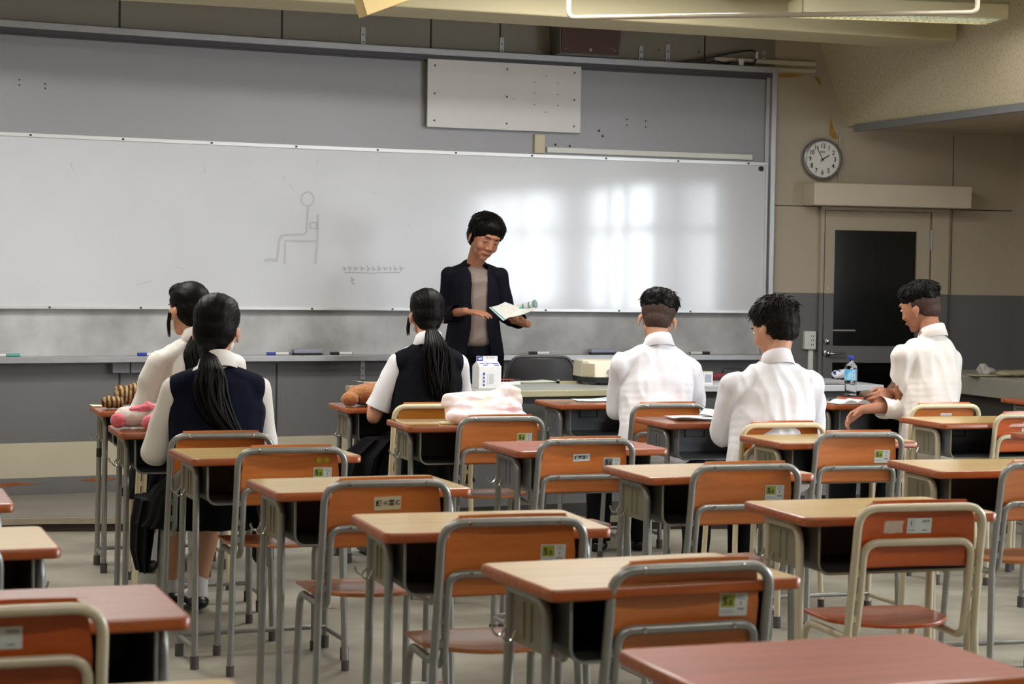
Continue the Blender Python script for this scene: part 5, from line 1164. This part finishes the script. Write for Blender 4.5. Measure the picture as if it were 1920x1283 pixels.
# things on the side table
X, D = on(1327, 722, TZ2); mb = MB(); mb.box((-.025, -.01, 0), (.028, .03, .07)); mb.box((-.018, -.0105, .012), (.020, -.0095, .055), 1); o = mb.build('small_box', [MT['white_plastic'], MT['carton_grey']], bevel=.006, loc=W(X, D+.03, TZ2), rz=-.1); tag(o, 'small white upright box at the left end of the side table', 'box')
B = Blob(); X, D = on(1353, 715, TZ2); B.seg((-.06,0,.022), (.03,.03,.02), (.06,.02,.024), (.03,.03,.022)); o = B.build('pouch', mat('maroon_cloth', srgb(96,30,38), .8), None, .008, 3); o.location = W(X, D+.03, TZ2); tag(o, 'dark red pencil pouch on the side table, left of the middle boy', 'pouch')
B = Blob(); X, D = on(1378, 712, TZ2); B.seg((-.04,0,.03), (.025,.03,.028), (.05,.0,.03), (.03,.03,.028)); o = B.build('pouch', mat('black_pouch', srgb(30,30,34), .6), None, .008, 3); o.location = W(X+.0, D+.20, TZ2); tag(o, 'black pouch on the side table behind the dark red one', 'pouch')
paper('magazine', 1566, 720, TZ2, .20, .14, .3, mat('magazine_print', srgb(176,172,178), .5, 0, scale=30, col2=srgb(120,112,118)), 'printed magazine on the side table behind the water bottle', 'magazine', .006, 3)
B = Blob(); B.seg((-.05,0,.03), (.03,.03,.025), (.05,.02,.035), (.035,.03,.03)); X, D = on(1584, 712, TZ2); o = B.build('drawstring_bag', mat('blue_white_bag', srgb(28,52,104), .8, 0, scale=22, col2=srgb(214,218,226), lo=.53, hi=.56), None, .007, 3, lambda p, n: .004*noise.noise(p*60)); o.location = W(X, D+.02, TZ2); tag(o, 'small blue and white cloth bag on the side table behind the water bottle', 'bag')
# grey chair behind the long table
e = empty('office_chair', W(.135, 11.66, .074), .25-PSI, 'dark grey plastic-backed chair behind the long table, right of the teacher', 'chair')
mb = MB(); rings = []
for j in range(9):
    z = .46+.335*j/8; hw = .21-.0*j-(.05*((j-6)/2)**2 if j > 6 else 0); rings.append([(hw*(-1+2*i/10), -.18-.02*j/8+.05*(1-(1-2*i/10)**2)*-1+.05, z) for i in range(11)]+[(hw*(1-2*i/10), -.165-.02*j/8+.05*(1-(1-2*i/10)**2)*-1+.05, z) for i in range(11)])
mb.loft(rings); mb.build('backrest', MT['plastic_grey'], e, bevel=.004)
mb = MB(); mb.tube([(-.215,-.14,.42), (-.212,-.15,.70), (-.17,-.155,.803), (.17,-.155,.803), (.212,-.15,.70), (.215,-.14,.42)], .009, 0, 10, fillet=.05); mb.build('back_frame', mat('chair_rim', srgb(90,90,92), .4, .3), e)
mb = MB(); mb.box((-.20, -.15, .41), (.20, .22, .45)); mb.build('seat', MT['plastic_grey'], e, bevel=.012)
for sx in (-1, 1):
    for y in (-.15, .20): mb = MB(); mb.tube([(sx*.18, y*.9, .42), (sx*.205, y, 0)], .011, 0, 10); mb.build('leg', MT['silver'], e)
# long counter at the right
MT['counter'] = mat('counter_greygreen', srgb(132,130,118), .5, 0, var=.06, scale=3)
e = empty('counter', (6.9, 10.5, 0), 0, 'long grey-green counter along the right-hand wall with paper bags on it', 'counter')
mb = MB(); mb.box((-.62, -1.0, .69), (.60, .25, .80)); mb.build('counter_top', MT['counter'], e, bevel=.004)
mb = MB(); mb.box((-.56, -.95, 0), (.58, .22, .69)); mb.build('box_body', mat('under_counter_shade', srgb(58,54,50), .6, var=.1, scale=4), e)  # dark block stands in for the shade under the open counter
B = Blob(); X, D = on(1882, 708, .80); B.e((0,0,.02), (.05,.05,.03)); B.e((-.03,0,.035), (.03,.03,.035)); o = B.build('plastic_bag', mat('crumpled_bag', srgb(142,138,134), .5), None, .008, 2, lambda p, n: .012*noise.noise(p*38)); o.location = W(X-.06, D+.16, .80); tag(o, 'crumpled grey plastic bag on the counter', 'bag')
B = Blob(); B.seg((-.10,0,.018), (.05,.06,.018), (.12,.02,.022), (.06,.06,.02)); o = B.build('paper_bundle', mat('tan_bundle', srgb(138,130,104), .7, var=.1, scale=12), None, .008, 2, lambda p, n: .006*noise.noise(p*30)); o.location = W(X+.10, D+.06, .80); tag(o, 'folded tan bundle beside the crumpled bag on the counter', 'bundle')
paper('paper_sheet', 1850, 706, .802, .20, .12, .2, mat('tan_paper', srgb(150,146,118), .7), 'tan sheet at the left end of the counter', 'paper', .01, 2)
# ------------------------------------------------------------------ things on the school desks
DZT = .7305
def ondesk(i, x, y): X, D, a = DESKS[i][:3]; return W(X+cos(a)*x-sin(a)*y, D+sin(a)*x+cos(a)*y, DZT), a-PSI
# pastel towel on the amber desk
tw = bpy.data.materials.new('pastel_towel'); tw.use_nodes = True; N = tw.node_tree.nodes; L = tw.node_tree.links; b = N['Principled BSDF']; b.inputs['Roughness'].default_value = .9; b.inputs['Sheen Weight'].default_value = .3
tc = N.new('ShaderNodeTexCoord'); nz = N.new('ShaderNodeTexNoise'); nz.inputs['Scale'].default_value = 9; nz.inputs['Detail'].default_value = 1.5; rp = N.new('ShaderNodeValToRGB'); L.new(tc.outputs['Object'], nz.inputs[0]); L.new(nz.outputs[0], rp.inputs[0]); L.new(rp.outputs[0], b.inputs['Base Color'])
el_ = rp.color_ramp.elements; el_[0].position = .30; el_[0].color = (*srgb(190,150,50), 1); el_[1].position = .75; el_[1].color = (*srgb(190,214,238), 1)
for p_, c_ in ((.34, srgb(240,226,210)), (.45, srgb(243,222,220)), (.55, srgb(244,234,238)), (.64, srgb(242,196,196))): q = el_.new(p_); q.color = (*c_, 1)
loc, rz = ondesk(9, .075, -.01)
B = Blob(); B.seg((-.14,-.09,.030), (.045,.06,.030), (.13,-.06,.026), (.05,.07,.026)); B.seg((-.13,.02,.085), (.045,.07,.036), (.12,.03,.095), (.06,.08,.04)); B.seg((-.10,.0,.05), (.06,.09,.05), (.10,.0,.055), (.07,.1,.055)); B.e((.12,.02,.125), (.05,.06,.035))
o = B.build('towel', tw, None, .006, 3, lambda p, n: .010*(1-2*abs(noise.noise(Vector((p.x*9, p.y*7, p.z*26)))))*.6+.004*noise.noise(p*22)+.0012*noise.noise(p*160), [((0,0,.0015), (0,0,-1), 1.0)]); o.location = loc; o.rotation_euler = (0, 0, rz); tag(o, 'folded pastel pink, white and yellow towel lying on the amber desk', 'towel')
loc, rz = ondesk(9, -.10, -.10); mb = MB(); mb.box((-.035, -.03, 0), (.035, .03, .010)); o = mb.build('tissue_pack', mat('cream_pack', srgb(226,216,176), .5), bevel=.003, loc=loc, rz=rz); tag(o, 'small cream packet beside the towel on the amber desk', 'packet')
# plush toys
def fur(name, c, c2=None, sc=30): return mat(name, c, .95, 0, var=0 if c2 else .12, scale=sc, col2=c2, bump=.8, bscale=260, sheen=.4)
MT['bear'] = fur('brown_plush', srgb(176,116,62), srgb(150,92,46), 20); MT['tan_plush'] = fur('tan_plush', srgb(192,160,120)); MT['white_plush'] = fur('white_plush', srgb(236,222,214)); MT['pink_plush'] = fur('pink_plush', srgb(232,110,126)); MT['tabby'] = mat('striped_plush', srgb(166,140,92), .95, 0, bump=.8, bscale=200)
w_t = MT['tabby'].node_tree; wv = w_t.nodes.new('ShaderNodeTexWave'); wv.inputs['Scale'].default_value = 16; wv.inputs['Distortion'].default_value = 3; wv.inputs['Detail'].default_value = 2; rp = w_t.nodes.new('ShaderNodeValToRGB'); rp.color_ramp.elements[0].color = (*srgb(70,40,24), 1); rp.color_ramp.elements[1].color = (*srgb(160,134,84), 1); rp.color_ramp.elements[0].position = .35; rp.color_ramp.elements[1].position = .5
w_t.links.new([n for n in w_t.nodes if n.type == 'TEX_COORD'][0].outputs['Object'], wv.inputs[0]); w_t.links.new(wv.outputs[0], rp.inputs[0]); w_t.links.new(rp.outputs[0], w_t.nodes['Principled BSDF'].inputs['Base Color'])
fz = lambda p, n: .0035*noise.noise(p*90)+.002*noise.noise(p*200)
loc, rz = ondesk(10, -.17, -.03); e = empty('plush_bear', loc, rz, 'brown plush toy slumped on the desk beside the ponytailed girl', 'plush toy')
B = Blob(); B.e((0,.02,.05), (.075,.07,.05)); B.e((.07,.03,.055), (.05,.05,.045)); B.seg((-.05,.03,.07), .024, (-.075,.0,.05), .022); B.seg((.10,.0,.06), .026, (.13,-.01,.04), .026); B.e((.03,.03,.085), (.05,.04,.025)); B.build('body', MT['bear'], e, .005, 2, fz, [((0,0,.001), (0,0,-1), .4)])
B = Blob(); B.e((-.085,-.03,.034), (.042,.038,.034)); B.build('muzzle', MT['bear'], e, .005, 2, fz, [((0,0,.001), (0,0,-1), .4)])
B = Blob(); B.e((.115,-.035,.035), (.022,.02,.028)); B.build('paw_pad', MT['pink_plush'], e, .005, 2, fz)
loc, rz = ondesk(4, -.15, .03); e = empty('plush_toy', loc, rz, 'white plush toy with pink ears and round pink feet on the second left desk', 'plush toy')
B = Blob(); B.seg((-.10,.0,.045), (.045,.06,.042), (.10,.02,.052), (.07,.075,.05)); B.seg((.10,.0,.07), (.05,.03,.03), (.20,.0,.06), (.05,.05,.045)); B.seg((.0,-.055,.05), .025, (.12,-.06,.05), .028); B.build('body', MT['white_plush'], e, .005, 3, lambda p, n: .0025*noise.noise(p*60)+.001*noise.noise(p*200), [((0,0,.001), (0,0,-1), .5)])
B = Blob(); B.seg((-.085,-.015,.070), (.02,.03,.014), (-.01,-.045,.088), (.026,.024,.014)); B.seg((-.01,-.045,.088), (.026,.024,.014), (-.02,-.03,.10), (.012,.012,.010)); B.build('ear', MT['pink_plush'], e, .0045, 2, fz)
for (x, y, z, r) in ((-.135,-.045,.034,.031), (-.025,-.135,.031,.031)): B = Blob(); B.e((x, y, z), r); B.build('foot', MT['pink_plush'], e, .0045, 1, fz)
loc, rz = ondesk(5, -.19, .03); B = Blob(); B.seg((-.05,-.06,.03), (.035,.03,.028), (-.01,-.07,.028), (.03,.03,.026)); o = B.build('plush_tail', MT['tabby'], None, .005, 1, fz); o.location = loc; o.rotation_euler = (0, 0, rz); o.name = 'plush_toy'; tag(o, 'small round striped brown plush on the farthest left desk', 'plush toy')
B = Blob(); B.e((0,0,.05), (.06,.055,.045)); B.e((.03,-.02,.075), (.035,.035,.03)); B.e((-.04,.01,.08), (.016,.014,.016)); B.e((.05,.0,.10), (.014,.012,.014)); B.seg((.05,0,.03), .025, (.10,.02,.025), .022); o = B.build('plush_toy', MT['tabby'], None, .005, 1, lambda p, n: .004*noise.noise(p*70)); o.location = ondesk(5, -.135, .13)[0]; o.rotation_euler = (0, 0, rz); tag(o, 'larger striped brown plush with ears behind the pink-eared plush', 'plush toy')
o = paper('paper_sheet', 180, 757, DZT, .12, .10, .35, mat('cream_paper', srgb(218,212,180), .6), 'cream paper at the far left corner of the farthest left desk', 'paper', .004, 5); o.location = ondesk(5, -.24, .12)[0]+Vector((0,0,.001))
mb = MB(); mb.box((-.05, -.03, 0), (.05, .03, .012)); o = mb.build('pencil_tin', MT['ink'], bevel=.003, loc=ondesk(4, .07, -.08)[0], rz=.2); tag(o, 'dark pencil tin beside the pink-eared plush on the desk', 'tin')
# papers, magazine
paper('loose_papers', 1270, 786, DZT, .30, .20, .20, MT['paper'], 'loose white papers spread on the desk between the two boys', 'paper', .03, 9).location = ondesk(13, -.04, .02)[0]+Vector((0,0,.002))
paper('loose_papers', 1270, 786, DZT, .21, .18, -.3, MT['paper'], 'second white sheet with a raised corner lying over the loose papers', 'paper', .05, 12).location = ondesk(13, .08, .04)[0]+Vector((0,0,.008))
paper('magazine', 1125, 747, DZT, .22, .16, .2, mat('teal_magazine', srgb(214,222,220), .5, 0, scale=10, col2=srgb(120,170,172), lo=.4, hi=.5), 'pale magazine with teal print on the desk left of the left-hand boy', 'magazine', .02, 6).location = ondesk(14, -.02, .05)[0]+Vector((0,0,.001))
# book pile inside the box of the bear desk
for k, (cc_, lb) in enumerate(((srgb(132,104,86), 'brown book lying inside the box of the desk with the bear, lower one'), (srgb(176,160,140), 'pale exercise book on top of the brown book inside the desk with the bear'))):
    mb = MB(); mb.box((-.10, -.075, 0), (.12, .09, .014-.004*k)); loc, rz = ondesk(10, .02+.03*k, -.04); o = mb.build('book', mat('book_cover_%d' % k, cc_, .6), bevel=.002, loc=(loc.x, loc.y, .5745+.015*k), rz=rz+.05*k); tag(o, lb, 'book')
# bottle desk
MT['pet'] = mat('clear_plastic', (.95, .97, .98), .08, 0, trans=1.0, spec=.4); MT['pet'].node_tree.nodes['Principled BSDF'].inputs['IOR'].default_value = 1.12
X, D, a = DESKS[16][:3]
ex = ondesk(16, -.08, .02)[0]
mb = MB(); mb.box((-.085, -.06, 0), (.085, .06, .014)); o = mb.build('pencil_case', mat('dark_case', srgb(64,60,56), .6, var=.2, scale=30), bevel=.004, loc=(ex.x-.01, ex.y, DZT), rz=-.05); tag(o, 'dark flat case under the orange pad and the water bottle', 'case')
mb = MB(); mb.box((-.052, -.045, 0), (.052, .045, .010)); mb.box((-.048, -.041, .010), (.048, .041, .016), 1); o = mb.build('notepad', [mat('orange_pad', srgb(226,120,88), .6), mat('pad_top', srgb(66,38,34), .4)], bevel=.001, loc=(ex.x, ex.y, DZT+.0145), rz=.02); tag(o, 'orange notepad under the water bottle', 'notepad')
e = empty('water_bottle', (ex.x, ex.y, DZT+.031), 0, 'clear plastic water bottle with a blue label and blue cap on the far right desk', 'bottle')
prof = [(.001,.004),(.022,0),(.030,.003),(.0318,.012)]
for k in range(5): prof += [(.0285,.018+k*.011),(.0318,.0235+k*.011)]
prof += [(.0322,.078),(.0322,.135),(.0318,.145),(.028,.158),(.018,.172),(.0135,.178),(.0135,.186)]
mb = MB(); mb.lathe(prof, 0, 32); mb.build('bottle_body', MT['pet'], e, ang=70)
mb = MB(); mb.lathe([(.0150,.186),(.0155,.187),(.0155,.203),(.0145,.206),(.001,.206)], 0, 28); mb.build('cap', MT['blue'], e)
lab = mat('blue_label', srgb(52,150,226), .35, 0, scale=14, col2=srgb(150,214,240), coat=.4, lo=.42, hi=.58)
mb = MB(); mb.lathe([(.0327,.080),(.0329,.081),(.0329,.134),(.0327,.135)], 0, 40); mb.box((-.008,-.0335,.088), (.002,-.0325,.128), 1); mb.box((.014,-.0305,.092), (.017,-.0285,.125), 2)
for k in range(5): mb.box((-.007,-.0340,.092+k*.007), (.001,-.0334,.095+k*.007), 3)
mb.build('bottle_label', [lab, mat('label_white', srgb(220,236,246), .4), mat('label_red', srgb(210,70,70), .4), MT['carton_blue']], e)
B = Blob(); pb = on(1632, 741, DZT); B.e((-.03,0,.03), (.04,.035,.03)); B.e((.03,.0,.028), (.035,.03,.024)); B.e((.05,.02,.055), (.016,.014,.016)); o = B.build('plush_toy', fur('grey_brown_plush', srgb(124,100,76)), None, .005, 2, fz); o.location = ondesk(16, .05, .03)[0]; tag(o, 'small grey-brown plush toy right of the water bottle', 'plush toy')
ob = on(1578, 757, DZT); e = empty('open_book', ondesk(16, -.15, -.11)[0], .1, 'open book with white pages at the front edge of the desk with the water bottle', 'book')
for s in (-1, 1):
    mb = MB(); rings = []
    for i in range(9):
        t = i/8; rings.append([(s*.105*t, -.065, .002), (s*.105*t, .065, .002), (s*.105*t, .065, .004+.018*sin(pi*min(1, t*1.15+.08))**.8 if t < .8 else .006), (s*.105*t, -.065, .004+.018*sin(pi*min(1, t*1.15+.08))**.8 if t < .8 else .006)])
    mb.loft(rings); mb.build('pages', MT['paper'], e)
mb = MB(); mb.box((-.108, -.068, 0), (.108, .068, .002)); mb.build('cover', MT['ink'], e)
# bags hung on hooks
def bag(px, py, D, r, label, m):
    B = Blob(); z = zz(py, px, D); B.seg((0,0,0), (r[0],r[1],.03), (0,0,-r[2]), (r[0]*1.15,r[1]*1.1,.04)); o = B.build('school_bag', m, None, .008, 3, folds(.008, 9, 1, px)); o.location = W((px-960)/F_PX*D, D, z); tag(o, label, 'bag')
    mb = MB(); mb.tube([(-.02,0,.0), (-.01,0,.09), (.01,0,.09), (.02,0,.0)], .004, 0, 8, fillet=.02); mb.build('strap', MT['ink'], o)
bag(497, 985, 7.98, (.035,.10,.13), 'black bag hanging from the right side of the desk of the girl in navy', MT['black_cloth'])
# red tape marks on the floor
for k, (px, py, lb) in enumerate(((617, 1141, 'small red tape mark on the floor below the chair with smiley stickers'), (835, 1279, 'small red tape mark on the floor at the bottom edge of the picture'))):
    X, D = on(px, py, .001); mb = MB(); mb.add([(-.025,-.006,0),(.028,-.004,0),(.024,.010,0),(.004,.006,0),(-.020,.014,0)], [(0,1,2,3,4)]); o = mb.build('tape_mark', mat('red_tape_%d' % k, srgb(176,44,44), .6)); o.location = W(X, D, .0015); o.rotation_euler = (0, 0, .3-PSI); tag(o, lb, 'tape')
